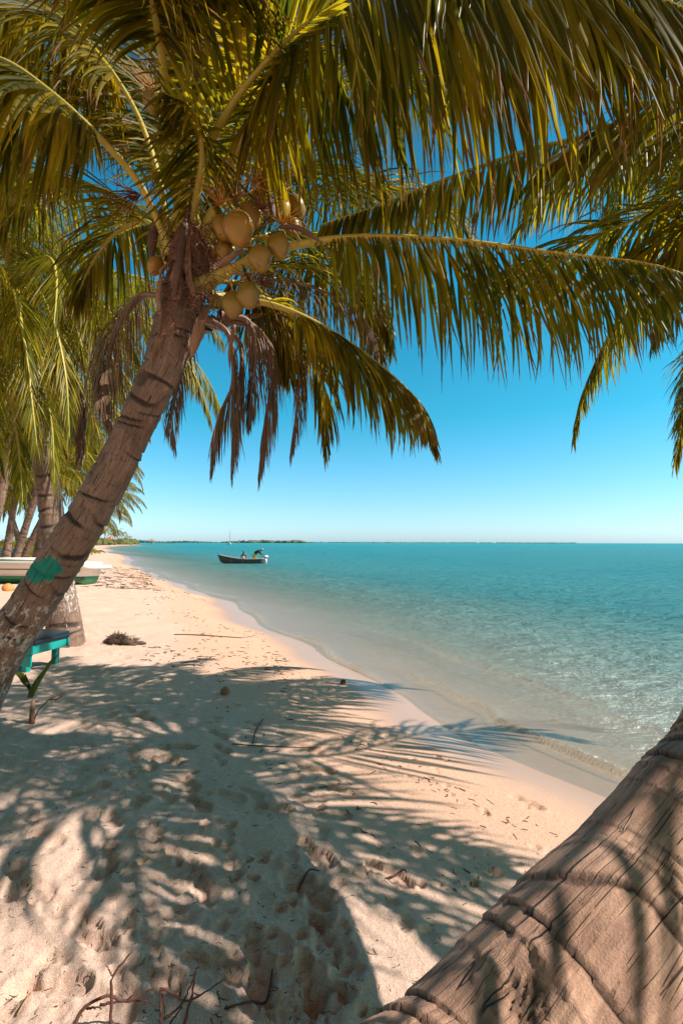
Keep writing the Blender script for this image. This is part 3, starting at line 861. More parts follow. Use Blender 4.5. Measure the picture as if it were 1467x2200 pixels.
strips('leaf_sheath', [
    (A((345, 690, 2.86), (335, 640, 2.84), (345, 590, 2.84), (372, 560, 2.86)), 0.035, 0.5),
    (A((450, 655, 2.88), (440, 690, 2.86), (425, 730, 2.88), (410, 770, 2.92)), 0.045, 0.6),
    (A((415, 640, 2.84), (400, 600, 2.82), (398, 550, 2.84), (405, 500, 2.88)), 0.05, 0.5),
    (A((470, 575, 2.80), (500, 555, 2.78), (530, 535, 2.80)), 0.03, 0.5),
    (A((375, 645, 2.84), (372, 600, 2.82), (380, 560, 2.84)), 0.05, 0.6),
    (A((330, 800, 2.92), (345, 740, 2.88), (355, 690, 2.86), (350, 650, 2.86)), 0.06, -0.5),
    (A((505, 700, 3.0), (498, 740, 3.0), (492, 790, 3.0)), 0.03, 0.5)], M['sheath'], palm)
strips('flower_sheath', [
    (A((375, 640, 2.78), (388, 560, 2.76), (400, 480, 2.82), (412, 420, 2.9)), 0.025, 0.6),
    (A((555, 375, 2.8), (575, 420, 2.72), (590, 470, 2.72)), 0.025, 0.7),
    (A((600, 490, 2.75), (640, 495, 2.72), (690, 522, 2.72)), 0.022, 0.7),
    (A((520, 570, 2.8), (535, 610, 2.76), (560, 660, 2.76)), 0.015, 0.7),
    (A((325, 560, 3.0), (330, 500, 2.98), (350, 440, 2.98)), 0.028, 0.4)], M['spathe'], palm)
fb = MB(); rr = random.Random(5)
for i in range(480):
    a = at(rr.uniform(355, 470), rr.uniform(470, 680), rr.uniform(2.78, 3.05))
    q = [a]; d = Vector((rr.uniform(-.5, .6), rr.uniform(-.6, .2), rr.uniform(-1, .4)))
    for k in range(4):
        d = (d + Vector((rr.uniform(-.6, .6), rr.uniform(-.6, .6), rr.uniform(-.7, .3)))).normalized(); q.append(q[-1] + d * 0.045)
    fb.tube(q, [0.0028, 0.0024, 0.002, 0.0014, 0.001], 4, cap=False)
fb.build('fibre', M['fibre'], palm)
core = MB()
core.blob(at(408, 560, 3.0), 0.155, 3, 0.18, (1, 1, 1.35), 3)
core.blob(at(398, 630, 3.0), 0.145, 3, 0.15, (1, 1, 1.0), 4)
core.build('crown_heart', M['fibre'], palm)

nuts = [(480, 490, 2.78, 0.085), (512, 492, 2.68, 0.108), (538, 462, 2.78, 0.086), (563, 425, 2.86, 0.080), (600, 450, 2.84, 0.078), (635, 445, 2.90, 0.076),
        (628, 485, 2.92, 0.070), (597, 530, 2.74, 0.080), (558, 556, 2.70, 0.084), (533, 635, 2.76, 0.084), (500, 655, 2.80, 0.082), (328, 218, 2.85, 0.075),
        (332, 572, 2.95, 0.062), (480, 540, 2.86, 0.06)]
def coconut_mesh(r, seed):
    bm = bmesh.new(); bmesh.ops.create_icosphere(bm, subdivisions=4, radius=1)
    rs = random.Random(seed); p0 = rs.uniform(0, 6)
    for v in bm.verts:
        x, y, z = v.co; th = math.atan2(y, x)
        k = 1 + 0.085 * math.cos(3 * th + p0) * (1 - z * z) + 0.02 * math.sin(5 * z + p0)
        zz = z * 1.22 * (1 + 0.10 * (z < 0) * (-z))
        taper = 1 - 0.16 * max(0, -z) ** 1.5
        v.co = Vector((x * k * taper, y * k * taper, zz)) * r
    me = bpy.data.meshes.new('coconut'); bm.to_mesh(me); bm.free()
    me.polygons.foreach_set('use_smooth', [True] * len(me.polygons))
    me.materials.append(M['coconut']); return me
hub = at(455, 560, 2.95)
st = MB(); calyx_m = M['husk_brown']
for i, (px, py, D, r) in enumerate(nuts):
    p = at(px, py, D)
    r *= 0.83
    o = link(bpy.data.objects.new('coconut', coconut_mesh(r, i)))
    o.location = p; axis = (hub - p).normalized() if i != 11 else Vector((0.3, 0, 1))
    ax = (axis * 0.35 + Vector((rr.uniform(-.2, .2), rr.uniform(-.2, .2), 1))).normalized()
    o.rotation_euler = ax.to_track_quat('Z', 'Y').to_euler()
    o.parent = palm; o.matrix_parent_inverse = palm.matrix_basis.inverted()
    c = MB(); c.blob((0, 0, 0), r * 0.42, 2, 0.2, (1, 1, 0.45), i)
    cal = c.build('calyx', calyx_m); cal.location = p + ax * r * 1.17; cal.rotation_euler = o.rotation_euler
    bpy.context.view_layer.update()
    cal.parent = o; cal.matrix_parent_inverse = o.matrix_world.inverted() if False else (palm.matrix_basis @ palm.matrix_basis.inverted() @ o.matrix_basis).inverted()
    top = p + ax * r * 1.2
    h2 = hub if i != 11 else at(390, 400, 2.95)
    mid = (top + h2) / 2 + Vector((0, 0, 0.06))
    st.tube(catmull([top, mid, h2], 8)[0], [0.006] * 8, 6)
st.build('fruit_stalk', M['stalk'], palm)
def spray(root, d0, n, ln, seed, nm='flower_stalk', mt_=M['stalk']):
    rs = random.Random(seed); fs = MB()
    for i in range(n):
        d = (Vector(d0) + Vector((rs.uniform(-.7, .7), rs.uniform(-.7, .7), rs.uniform(-.6, .6)))).normalized()
        q = [Vector(root)]
        for k in range(5):
            q.append(q[-1] + d * ln / 5); d = (d + Vector((rs.uniform(-.35, .35), rs.uniform(-.35, .35), rs.uniform(-.4, .25)))).normalized()
        fs.tube(q, [0.004, 0.0035, 0.003, 0.0025, 0.002, 0.0012], 5, cap=False)
    fs.build(nm, mt_, palm)
spray(at(505, 430, 2.8), (0, -.2, .5), 26, 0.22, 1)
spray(at(590, 420, 2.85), (.2, -.2, .5), 22, 0.2, 2)
spray(at(335, 200, 2.85), (-.2, -.2, .2), 30, 0.22, 3)
spray(at(600, 480, 2.8), (.6, -.2, 0), 18, 0.2, 4)
spray(at(520, 590, 2.8), (.4, -.2, -.4), 16, 0.2, 6)
spray(at(560, 340, 3.1), (.3, 0, .3), 60, 0.38, 5)
spray(at(470, 440, 2.75), (.1, -.2, .3), 24, 0.2, 10)
spray(at(545, 400, 2.7), (0, -.1, .2), 24, 0.2, 11)
spray(at(300, 420, 2.95), (-.8, -.2, -.2), 26, 0.26, 7, 'dry_flower_stalk', M['twig'])
spray(at(560, 610, 2.8), (.5, -.1, .1), 16, 0.2, 8, 'dry_flower_stalk', M['twig'])
spray(at(560, 450, 2.72), (.2, -.2, .1), 16, 0.16, 9, 'dry_flower_stalk', M['twig'])

# ================================================================== right palm, leaning over the viewer's side
cvec = Vector((sdir.x / sdir.z, sdir.y / sdir.z))
def sh(px, py, z, z0=0.0):
    """the point at height z whose shadow falls on the sand seen at (px, py)"""
    g = onz(px, py, z0)
    return Vector((g.x + cvec.x * (z - z0), g.y + cvec.y * (z - z0), z))
crown2 = Vector((3.35, 3.2, 4.15))
def tq(x, y, z, h):
    """the point h above whose shadow falls on (x, y, z)"""
    return Vector((x + cvec.x * h, y + cvec.y * h, z + h))
ax2 = [Vector((-0.95, 0.27, -0.16)), Vector((-0.72, 0.33, 0.22)), Vector((-0.38, 0.46, 0.52)), at(760, 2760, 0.62), at(1062, 2412, 0.75), at(1280, 2100, 0.88), at(1392, 1955, 0.98), at(1520, 1768, 1.10), at(1604, 1640, 1.22),
       Vector((1.48, 1.52, 1.42)), Vector((1.98, 1.88, 1.98)), Vector((2.65, 2.5, 2.95)), crown2 + Vector((0, 0, -0.1))]
_P, _L = catmull(ax2, 900); _q = np.array(at(1125, 2085, 0.72)); _k = int(np.argmin(np.linalg.norm(_P - _q, axis=1)))
_T, _N, _B = rachis_frame(_P); KS = _k / 899 * _L; _d = _q - _P[_k]; KT = math.atan2(_d @ _N[_k], _d @ _B[_k])
palm2 = empty('coconut_palm', (-0.5, 0.05, 0))
tag(palm2, 'coconut palm whose thick ringed trunk crosses the lower right corner toward the water', 'palm tree')
obj('trunk', trunk_mesh('trunk', ax2, [0.24, 0.21, 0.185, 0.172, 0.165, 0.158, 0.154, 0.15, 0.147, 0.145, 0.143, 0.14, 0.12], M['trunk_near'],
                        rings=0.075, nseg=1100, nth=288, seed=12, step=0.0058, scar_amt=0.9, tilt=0.5, knot=(KS, KT, 0.055)), palm2)
f2 = [
    (A((1763, 400, 3.3), (1467, 270, 3.2), (1200, 305, 3.05), (1000, 368, 2.95), (820, 438, 2.9), (690, 482, 2.85)), G(lmax=0.62, droop=1.5, lift=-0.1, hang=2.2)),
    ([crown2] + A((1600, 420, 4.0), (1467, 510, 4.7), (1385, 590, 5.1), (1305, 720, 5.7), (1248, 850, 6.1), (1230, 935, 6.3)), G(lmax=0.72, droop=1.5, lift=0.0, hang=2.0)),
    ([crown2, sh(520, 1560, 4.5), sh(640, 1505, 4.35), sh(740, 1460, 3.9), sh(850, 1447, 3.2, -.2)], G(lmax=0.92, droop=0.9, hang=0.35, n=72, wid=0.042)),
    ([crown2, sh(560, 1606, 4.6), sh(760, 1597, 4.6), sh(960, 1552, 4.25, -.2), sh(1120, 1545, 3.8, -.3), sh(1260, 1565, 3.3, -.35)], G(lmax=0.92, droop=0.9, hang=0.35, n=72, wid=0.042)),
    ([crown2, sh(540, 1670, 4.6), sh(720, 1745, 4.55), sh(930, 1800, 3.8), sh(1130, 1830, 2.8)], G(lmax=0.92, droop=0.9, hang=0.35, n=72, wid=0.042)),
    ([crown2, sh(530, 1700, 4.7), sh(740, 1850, 4.4), sh(920, 1990, 3.8), sh(1100, 2140, 3.0)], G(lmax=0.92, droop=0.9, hang=0.35, n=72, wid=0.042)),
    ([crown2, sh(320, 1660, 4.7), sh(170, 1740, 4.7), sh(-30, 1810, 4.4), sh(-230, 1870, 3.8)], G(lmax=0.92, droop=0.9, hang=0.35, n=72, wid=0.042)),
    ([crown2, sh(300, 1600, 4.7), sh(120, 1630, 4.7), sh(-80, 1670, 4.4), sh(-250, 1700, 3.8)], G(lmax=0.92, droop=0.9, hang=0.35, n=72, wid=0.042)),
    ([crown2, sh(330, 1530, 4.7), sh(230, 1460, 4.8), sh(150, 1435, 4.7)], G(lmax=0.92, droop=0.9, hang=0.35, n=72, wid=0.042)),
    ([crown2, sh(400, 1530, 4.8), sh(390, 1480, 4.8), sh(385, 1440, 4.7)], G(lmax=0.92, droop=0.9, hang=0.35, n=72, wid=0.042)),
    # near frond out of the top of the frame whose leaflets hang in
    (A((1763, 100, 3.2), (1640, -120, 2.9), (1480, -230, 2.6), (1280, -250, 2.35), (1080, -200, 2.15), (930, -120, 2.0)), G(lmax=0.8, droop=1.2, wid=0.034, hang=2.4, tipfrac=.8, mats=('leaf_sunlit', 'rachis'))),
    ([crown2, Vector((3.5, 2.5, 4.4)), Vector((3.7, 1.7, 4.3)), Vector((3.75, 0.9, 3.85)), Vector((3.75, 0.2, 3.2))], G(lmax=0.8, droop=1.2, hang=0.6, n=80, wid=0.045)),
    ([crown2, Vector((3.9, 2.2, 4.3)), tq(1.30, 1.50, 1.40, 2.7), tq(.93, 1.22, 1.2, 2.2), tq(.53, 1.02, 1.0, 1.75), tq(.17, .84, .87, 1.4), tq(-.13, .70, .75, 1.2)], G(lmax=0.62, droop=0.25, hang=0.1, n=12, wid=0.046, miss=0, open_=1.1, petiole=0.25)),
    # yellow fronds rising at the right edge
    ([crown2] + A((1640, 250, 3.6), (1500, 190, 4.1), (1400, 260, 4.6), (1330, 400, 5.1), (1290, 560, 5.4)), G(lmax=0.85, droop=1.0, mats=('leaf_sunlit', 'rachis'))),
    ([crown2] + A((1750, 150, 3.4), (1650, 20, 3.5), (1520, -20, 3.7), (1400, 30, 3.9), (1300, 140, 4.1)), G(lmax=0.8, droop=1.2)),
    ([crown2] + A((1720, 500, 4.2), (1580, 640, 5.2), (1485, 790, 5.8), (1450, 985, 6.0)), G(lmax=0.8, droop=1.3)),
    ([crown2] + A((1600, 470, 4.0), (1500, 555, 4.4), (1430, 630, 4.8), (1400, 730, 5.2)), G(lmax=0.7, droop=1.3, hang=1.8)),
    ([crown2] + A((1620, 520, 4.6), (1540, 640, 5.0), (1490, 760, 5.3), (1470, 860, 5.5)), G(lmax=0.7, droop=1.3, hang=1.2)),
]
for i, (c, kw) in enumerate(f2):
    kw.setdefault('petiole', 0.2)
    obj('frond', frond_mesh('frond', c, seed=i * 11 + 301, r0=0.03, **kw), palm2)
for i in range(5):
    az = [0.2, 1.3, -0.5, 0.8, 2.0][i]
    obj('frond', frond_mesh('frond', arc(crown2, az, R(50 + 6 * (i % 3)), 3.4, 1.7), seed=400 + i, lmax=0.75, droop=1.3, seg=5), palm2)
hb = MB(); hb.blob(crown2 + Vector((0, 0, -.05)), 0.19, 3, 0.2, (1, 1, 1.3), 8); hb.build('crown_heart', M['fibre'], palm2)
for i in range(7):
    o = link(bpy.data.objects.new('coconut', coconut_mesh(0.085, 40 + i)))
    o.location = crown2 + Vector((0.27 * math.cos(i * 0.9), 0.27 * math.sin(i * 0.9), -0.22 - 0.05 * (i % 2)))
    o.parent = palm2; o.matrix_parent_inverse = palm2.matrix_basis.inverted()

# ================================================================== palms behind, on the left
lib = []
for i in range(7):
    L_ = [3.3, 3.0, 3.5, 2.8, 3.2, 3.4, 2.7][i]
    c = arc((0, 0, 0), 0, R([60, 42, 25, 8, 48, 15, -10][i]), L_, [1.9, 1.9, 1.9, 1.9, 2.6, 2.4, 2.2][i], 0.0)
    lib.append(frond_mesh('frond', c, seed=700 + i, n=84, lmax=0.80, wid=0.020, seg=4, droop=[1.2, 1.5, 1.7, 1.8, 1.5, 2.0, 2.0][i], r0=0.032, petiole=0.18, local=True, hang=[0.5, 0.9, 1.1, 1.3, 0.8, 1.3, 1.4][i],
                          mats=('leaf_sunlit', 'rachis')))
lib_dead = frond_mesh('dead_frond', arc((0, 0, 0), 0, R(-5), 2.4, 3.2, 0.0), seed=777, n=50, lmax=0.5, wid=0.03, seg=4, droop=3.0, r0=0.03, petiole=0.2, local=True, mats=('leaf_dead', 'rachis_dead'))

def far_palm(base, top, label, r=0.15, n=20, scale=1.0, seed=0, bend=(0, 0, 0), group=None, paint=None, deadn=2, hi=False, nuts_=0):
    rs = random.Random(seed)
    base = Vector(base); top = Vector(top)
    root = empty('coconut_palm', base)
    tag(root, label, 'palm tree', group)
    mid = (base + top) / 2 + Vector(bend)
    ctrl = [base + Vector((0, 0, -0.15)), base.lerp(mid, 0.5), mid, mid.lerp(top, 0.55), top]
    me = trunk_mesh('trunk', ctrl, [r * 1.7, r * 1.15, r, r * 0.95, r * 0.85], M['trunk'], rings=0.12, nseg=260 if hi else 120, nth=72 if hi else 24, seed=seed, step=0.014,
                    paintfn=paint)
    obj('trunk', me, root)
    h = MB(); h.blob(top, r * 1.3, 2, 0.2, (1, 1, 1.5), seed); h.build('crown_heart', M['fibre'], root)
    for i in range(n):
        lv = i / max(1, n - 1)
        m = lib[[0, 4, 1, 2, 5, 3, 6][min(6, int(lv * 7))]]
        o = link(bpy.data.objects.new('frond', m))
        o.parent = root; o.matrix_parent_inverse = root.matrix_basis.inverted()
        o.location = top + Vector((0, 0, 0.12 - 0.2 * lv))
        o.rotation_euler = (rs.uniform(-.25, .25), rs.uniform(-.12, .12), i * 2.399 + rs.uniform(-.25, .25) + seed)
        k = scale * rs.uniform(0.85, 1.1) * (0.85 if lv < 0.15 else 1); o.scale = (k, k, k)
    for i in range(deadn):
        o = link(bpy.data.objects.new('dead_frond', lib_dead)); o['label'] = 'brown dry frond hanging down'
        o.parent = root; o.matrix_parent_inverse = root.matrix_basis.inverted()
        o.location = top + Vector((0, 0, -0.15)); o.rotation_euler = (0, rs.uniform(0, .3), rs.uniform(0, 6.28)); o.scale = (scale,) * 3
    for i in range(nuts_):
        o = link(bpy.data.objects.new('coconut', nut_shared))
        o.parent = root; o.matrix_parent_inverse = root.matrix_basis.inverted()
        o.location = top + Vector((r * 1.7 * math.cos(i * 1.3), r * 1.7 * math.sin(i * 1.3), -0.2 - 0.1 * (i % 2)))
    return root
nut_shared = coconut_mesh(0.1, 55)

def paint_white(V, S_, TH):
    w = 1 - sstep(1.0, 1.35, V[..., 2] + 0 * S_)
    w = w * (0.55 + 0.35 * sstep(0.45, 0.55, V[..., 2]))
    te = np.where((V[..., 2] > 1.02 + 0.05 * np.sin(TH * 2)) & (V[..., 2] < 1.12), 0.7, 0.0)
    return w, te
def ground(px, py):
    p = onz(px, py, 0.0)
    for _ in range(4):
        z = float(height(np.array([p.x]), np.array([p.y]), False)[0]); p = onz(px, py, z)
    return p
b = ground(146, 1384)
far_palm(b, at(22, 650, 6.6), 'palm with whitewashed foot standing right behind the big leaning trunk', r=0.165, n=38, scale=1.08, seed=3, bend=(-0.1, 0.3, 0.1), paint=paint_white, deadn=7, hi=True, nuts_=6)
p2 = [o for o in scene.objects if o.type == 'EMPTY' and o.name.startswith('coconut_palm')][-1]
for i, c in enumerate([A((22, 650, 6.6), (100, 560, 6.3), (170, 600, 6.1), (205, 700, 6.0), (218, 830, 6.0)), A((22, 650, 6.6), (60, 600, 6.0), (110, 680, 5.8), (140, 800, 5.7), (150, 940, 5.7)),
                       A((22, 650, 6.6), (30, 600, 6.0), (50, 700, 5.6), (65, 830, 5.5), (80, 960, 5.5)), A((22, 650, 6.6), (90, 620, 6.6), (160, 700, 6.7), (190, 830, 6.8), (185, 960, 6.8)),
                       A((22, 650, 6.6), (60, 520, 6.3), (120, 510, 6.0), (180, 550, 5.9), (200, 620, 5.9)), A((22, 650, 6.6), (-20, 620, 6.0), (-30, 740, 5.6), (-20, 880, 5.5), (0, 1010, 5.5)),
                       A((22, 650, 6.6), (40, 680, 6.4), (80, 790, 6.4), (110, 900, 6.4), (118, 1040, 6.4)), A((22, 650, 6.6), (10, 700, 6.3), (20, 830, 6.2), (40, 960, 6.2), (50, 1080, 6.2))]):
    obj('frond', frond_mesh('frond', c, seed=840 + i, n=90, lmax=0.75, wid=0.018, droop=1.2, hang=0.7, seg=5, mats=('leaf_sunlit', 'rachis')), p2)
BG = [
    # px, ground py, crown px, crown py, label
    ((-60, 1290), (-70, 760), 'palm at the left edge of the photo with low yellow fronds'),
    ((8, 1232), (60, 905), 'slender palm directly behind the white and green boat'),
    ((38, 1226), (150, 985), 'slim palm beside the boat leaning toward the water'),
    ((62, 1222), (10, 1000), 'palm behind the boat whose crown tilts left'),
    ((120, 1208), (205, 990), 'palm farther along the beach leaning seaward above the trunk of the big one'),
    ((150, 1203), (230, 1068), 'shorter palm with drooping tips over the waterline'),
    ((95, 1206), (110, 1040), 'middle palm of the grove behind the boat'),
    ((-30, 1215), (-20, 930), 'tall palm deep in the grove at the left edge'),
    ((180, 1196), (215, 1112), 'small far palm closest to the shore of the grove'),
    ((-40, 1262), (45, 830), 'broad palm just behind the boat with fronds hanging over it'),
    ((75, 1240), (135, 880), 'bushy palm between the boat and the whitewashed palm'),
    ((20, 1245), (95, 1010), 'short bushy palm whose fronds nearly touch the boat'),
]
for i, (g, c, lab) in enumerate(BG):
    p = ground(*g)
    top = at(c[0], c[1], p.y * 0.97)
    far_palm(p, top, lab, r=0.14, n=[32, 28, 28, 26, 28, 26, 26, 26, 24, 34, 34, 34][i], scale=[1.1, 1.2, 1.2, 1.2, 1.25, 1.15, 1.2, 1.2, 1.1, 1.2, 1.2, 1.1][i], seed=20 + i, bend=(rng.uniform(-.3, .3), 0, 0), group='palms of the grove behind the white boat', deadn=1)
# low young palms with no trunk in the undergrowth
for i, (px, py, sc, lab) in enumerate([(45, 1215, .8, 'young trunkless palm with a bright yellow frond behind the boat'), (105, 1210, .8, 'young trunkless palm between boat and big trunk'),
                                        (-20, 1222, .9, 'young trunkless palm at the left edge behind the boat'), (205, 1190, .55, 'small young palm at the end of the grove near the shore'),
        (15, 1208, 1.1, 'tall trunkless palm behind the blue tarpaulin'), (80, 1203, 1.1, 'tall trunkless palm in the middle of the grove undergrowth'), (130, 1200, 1.0, 'bushy trunkless palm seen just left of the big trunk'),
        (60, 1198, 1.5, 'biggest trunkless palm deep in the grove'), (165, 1193, 1.0, 'trunkless palm hidden half behind the big trunk near the shore')]):
    p = ground(px, py)
    root = empty('young_palm', p); tag(root, lab, 'young palm', 'young palms in the undergrowth behind the boat')
    for k in range(9):
        o = link(bpy.data.objects.new('frond', lib[[0, 4, 1][k % 3]])); o.parent = root; o.matrix_parent_inverse = root.matrix_basis.inverted()
        o.location = p + Vector((0, 0, -.02)); o.rotation_euler = (0, 0, k * 2.399 + i); o.scale = (sc,) * 3

# ================================================================== beached white boat
def hull(L, W, H, sheer=0.25, n=25, m=9, transom=0.75, flare=0.25, bottom=0.55, rake=0.5):
    """open boat shell along +x (bow at +x): outer rows of points"""
    V = []
    for i in range(n):
        t = i / (n - 1)
        w = W / 2 * (transom + (1 - transom) * math.sin(min(1, t / 0.45) * PI / 2)) * (1 - max(0, (t - 0.45) / 0.55) ** 2.2) + 0.012
        top = H + sheer * max(0, (t - 0.35) / 0.65) ** 2 + 0.04 * (1 - t)
        keel = 0.0 + (H * 0.55) * max(0, (t - 0.78) / 0.22) ** 2.2
        row = []
        for j in range(m):
            q = j / (m - 1)
            if q < 0.4:
                yy = w * bottom * (q / 0.4) ; zz = keel + 0.10 * H * (q / 0.4)
            else:
                e = (q - 0.4) / 0.6
                yy = w * (bottom + (1 - bottom) * e ** 0.7); zz = keel + 0.10 * H + (top - keel - 0.10 * H) * e
            x = t * L + rake * (zz / (H + sheer)) * max(0, (t - 0.7) / 0.3) ** 1.5
            row.append((x, yy, zz))
        V.append(row)
    return V
def hull_part(name, rows, j0, j1, mat, parent, out=0.0, thick=0.03, cap=True):
    mb = MB(); n = len(rows)
    for sgn in (-1, 1):
        vs = []; fs_ = []
        k = j1 - j0 + 1
        for i in range(n):
            for j in range(j0, j1 + 1):
                x, y, z = rows[i][j]; vs.append((x, sgn * (y + out), z))
        for i in range(n - 1):
            for j in range(k - 1):
                a = i * k + j; q = (a, a + 1, a + k + 1, a + k)
                fs_.append(q if sgn > 0 else q[::-1])
        mb.add(vs, fs_)
    if cap:      # transom
        L_ = [rows[0][j] for j in range(j0, j1 + 1)]
        vs = [(x, y + out, z) for x, y, z in L_] + [(x, -y - out, z) for x, y, z in L_]
        k = len(L_)
        mb.add(vs, [(j, j + 1, k + j + 1, k + j) for j in range(k - 1)])
    o = mb.build(name, mat, parent)
    md = o.modifiers.new('thickness', 'SOLIDIFY'); md.thickness = thick; md.offset = -1
    return o
def rail(rows, j, mat, parent, name, r=0.03, off=0.0):
    mb = MB()
    for sgn in (-1, 1):
        mb.tube([(p[j][0], sgn * (p[j][1] + off), p[j][2]) for p in rows], r, 6)
    mb.tube([(rows[0][j][0], -rows[0][j][1], rows[0][j][2]), (rows[0][j][0], rows[0][j][1], rows[0][j][2])], r, 6)
    return mb.build(name, mat, parent)

def place(root, loc, rot):
    bpy.context.view_layer.update()
    root.location = loc; root.rotation_euler = rot

# boat on the sand, stern to the right
wb = empty('beached_boat', (0, 0, 0)); tag(wb, 'white beached boat with green bottom lying on the sand behind the big palm trunk', 'boat')
rw = hull(7.2, 1.9, 0.78, 0.35, transom=0.8, m=11, rake=0.6)
hull_part('lower_hull', rw, 0, 6, M['green_paint'], wb)
hull_part('upper_hull', rw, 6, 10, M['white_paint'], wb, out=0.006)
rail(rw, 10, M['white_paint'], wb, 'gunwale', 0.05)
rail(rw, 8, M['rub'], wb, 'rub_rail', 0.022, 0.012)
mb = MB(); mb.box((3.0, 0, 0.93), (2.6, 1.25, 0.14), bevel=0.04); mb.build('deck_cover', M['white_paint'], wb)
for k in range(3):
    mb = MB(); mb.box((0.9 + 0.0 * k + k * 0.62 * 0 + [0, 3.9, 5.2][k], 0, 0.62), (0.28, [1.6, 1.35, 0.9][k], 0.05), bevel=0.01); mb.build('bench_seat', M['white_paint'], wb)
mb = MB(); mb.box((-0.22, 0, 0.66), (0.55, 1.3, 0.16), bevel=0.03); mb.build('stern_step', M['white_paint'], wb)
pR = ground(182, 1257)
place(wb, (pR.x + 0.1, pR.y + 0.1, pR.z - 0.03), (R(3), 0, R(180 - 6)))

# a second low thing behind: blue tarp heap
tp = MB(); p = ground(5, 1215); tp.blob((p.x, p.y, p.z + 0.75), 0.8, 3, 0.25, (1.5, 0.6, 0.3), 4); tp.blob((p.x, p.y, p.z + .3), 0.6, 3, 0.2, (1.6, .6, .8), 5)
tag(tp.build('tarp', simple('blue tarp', (0.01, 0.09, 0.32), 0.5, 0.3, 6, .3)), 'blue tarpaulin heap beyond the beached boat at the left edge', 'tarpaulin')

# ================================================================== teal bench
g = ground(128, 1450)
bt = empty('bench', (g.x, g.y, g.z)); tag(bt, 'small turquoise wooden bench with a dark blue cushion, half hidden behind the big trunk', 'bench')
def bbox(name, c, s, mat, bev=0.006, par=bt):
    mb = MB(); mb.box((0, 0, 0), s, bevel=bev); o = mb.build(name, mat, None, smooth=False); o.parent = par; o.location = c; return o
Hh = 0.34
bt.rotation_euler = (0, 0, R(-14)); bt.location.x -= 0.34
for (x, y) in ((-0.02, 0), (-0.02, 0.42), (-1.15, 0), (-1.15, 0.42)):
    bbox('leg', (x - 0.05, y, Hh / 2 - 0.04), (0.07, 0.07, Hh), M['teal_paint'])
bbox('apron', (-0.6, -0.052, Hh - 0.045), (1.36, 0.028, 0.11), M['teal_paint'])
bbox('apron', (-0.6, 0.472, Hh - 0.045), (1.36, 0.028, 0.11), M['teal_paint'])
bbox('end_rail', (0.045, 0.21, Hh - 0.045), (0.03, 0.50, 0.11), M['teal_paint'])
bbox('end_rail', (-1.245, 0.21, Hh - 0.045), (0.03, 0.50, 0.11), M['teal_paint'])
bbox('bracket', (-0.02, -0.052, Hh - 0.17), (0.16, 0.024, 0.14), M['teal_paint'])
cu = bbox('cushion', (-0.6, 0.21, Hh + 0.058), (1.42, 0.60, 0.085), M['blue_cover'], 0.03)

# ================================================================== seedling
sd = ground(70, 1556)
sr = empty('palm_seedling', sd); tag(sr, 'young coconut seedling with one broad leaf sprouting from the sand beside the trunk', 'seedling')
ms = MB(); ms.tube([sd + Vector((0, 0, -.03)), sd + Vector((0, 0, .10)), sd + Vector((.005, 0, .2))], [.028, .02, .014], 8)
ms.build('stem', M['sheath'], sr)
def blade(name, c, w, seed):
    V, F = strip_mesh(c, w, 0.45, seed, 20, 7)
    tn = np.zeros((len(V), 3)); tn[:, 0] = 0.35; tn[:, 1] = np.repeat(np.linspace(0, .9, 20), 7); tn[:, 2] = 0.5
    return obj(name, np_mesh(name, V, F, M['leaf_seed'], {'tint': tn}), sr)
M['leaf_seed'] = leaf_mat('seedling leaf', (0.04, 0.07, 0.012), (0.07, 0.09, 0.015), (0.12, 0.11, 0.02), (0.3, 0.3, 0.03))
Dd = sd.y
blade('leaf', A((71, 1500, Dd), (84, 1475, Dd), (105, 1440, Dd + .02), (127, 1408, Dd + .06)), 0.075, 1)
blade('leaf', A((70, 1500, Dd), (58, 1475, Dd - .02), (45, 1455, Dd), (25, 1440, Dd + .05)), 0.035, 2)
blade('leaf', A((69, 1500, Dd), (63, 1482, Dd), (57, 1462, Dd), (56, 1448, Dd)), 0.02, 3)
blade('leaf', A((72, 1500, Dd), (72, 1490, Dd), (73, 1478, Dd)), 0.010, 4)
mt = MB(); mt.tube(A((76, 1545, Dd - .05), (84, 1528, Dd - .1), (105, 1506, Dd - .12), (125, 1496, Dd - .1)), [.006, .005, .004, .003], 6)
mt.tube(A((108, 1504, Dd - .12), (122, 1505, Dd - .1), (137, 1497, Dd - .06)), [.005, .008, .004], 6); mt.tube(A((112, 1504, Dd - .12), (114, 1515, Dd - .12)), .003, 5)
mt.build('dry_shoot', M['twig'], sr)

# ================================================================== dry branch, bottom left
db = empty('dry_branch', onz(330, 2240)); tag(db, 'tangled reddish dry branch sticking out of the sand in the bottom left foreground', 'branch')
rsx = random.Random(4)
def stick(pts, r=0.006):
    q = [at(a, b_, D) for a, b_, D in pts]
    C_, L_ = catmull(q, 14)
    C_ = C_ + rsx.uniform(0, 1) * 0 + np.random.default_rng(int(pts[0][0])).normal(0, 0.0012, C_.shape)
    mb = MB(); rd = [r * (1 - 0.55 * i / 13) * (1 + 0.15 * rsx.uniform(-1, 1)) for i in range(14)]
    mb.tube(C_, rd, 7); mb.build('twig', M['twig'], db)
stick([(240, 2230, 1.60), (243, 2150, 1.60), (246, 2097, 1.60), (292, 2040, 1.62)], .0062)
stick([(246, 2100, 1.60), (238, 2085, 1.60), (231, 2075, 1.60)], .003)
stick([(158, 2215, 1.58), (182, 2168, 1.60), (233, 2141, 1.62), (277, 2151, 1.63), (335, 2122, 1.65)], .006)
stick([(350, 2230, 1.58), (349, 2170, 1.60), (347, 2124, 1.61)], .006)
stick([(347, 2124, 1.61), (366, 2129, 1.62), (390, 2144, 1.63), (410, 2151, 1.64), (485, 2105, 1.72)], .0045)
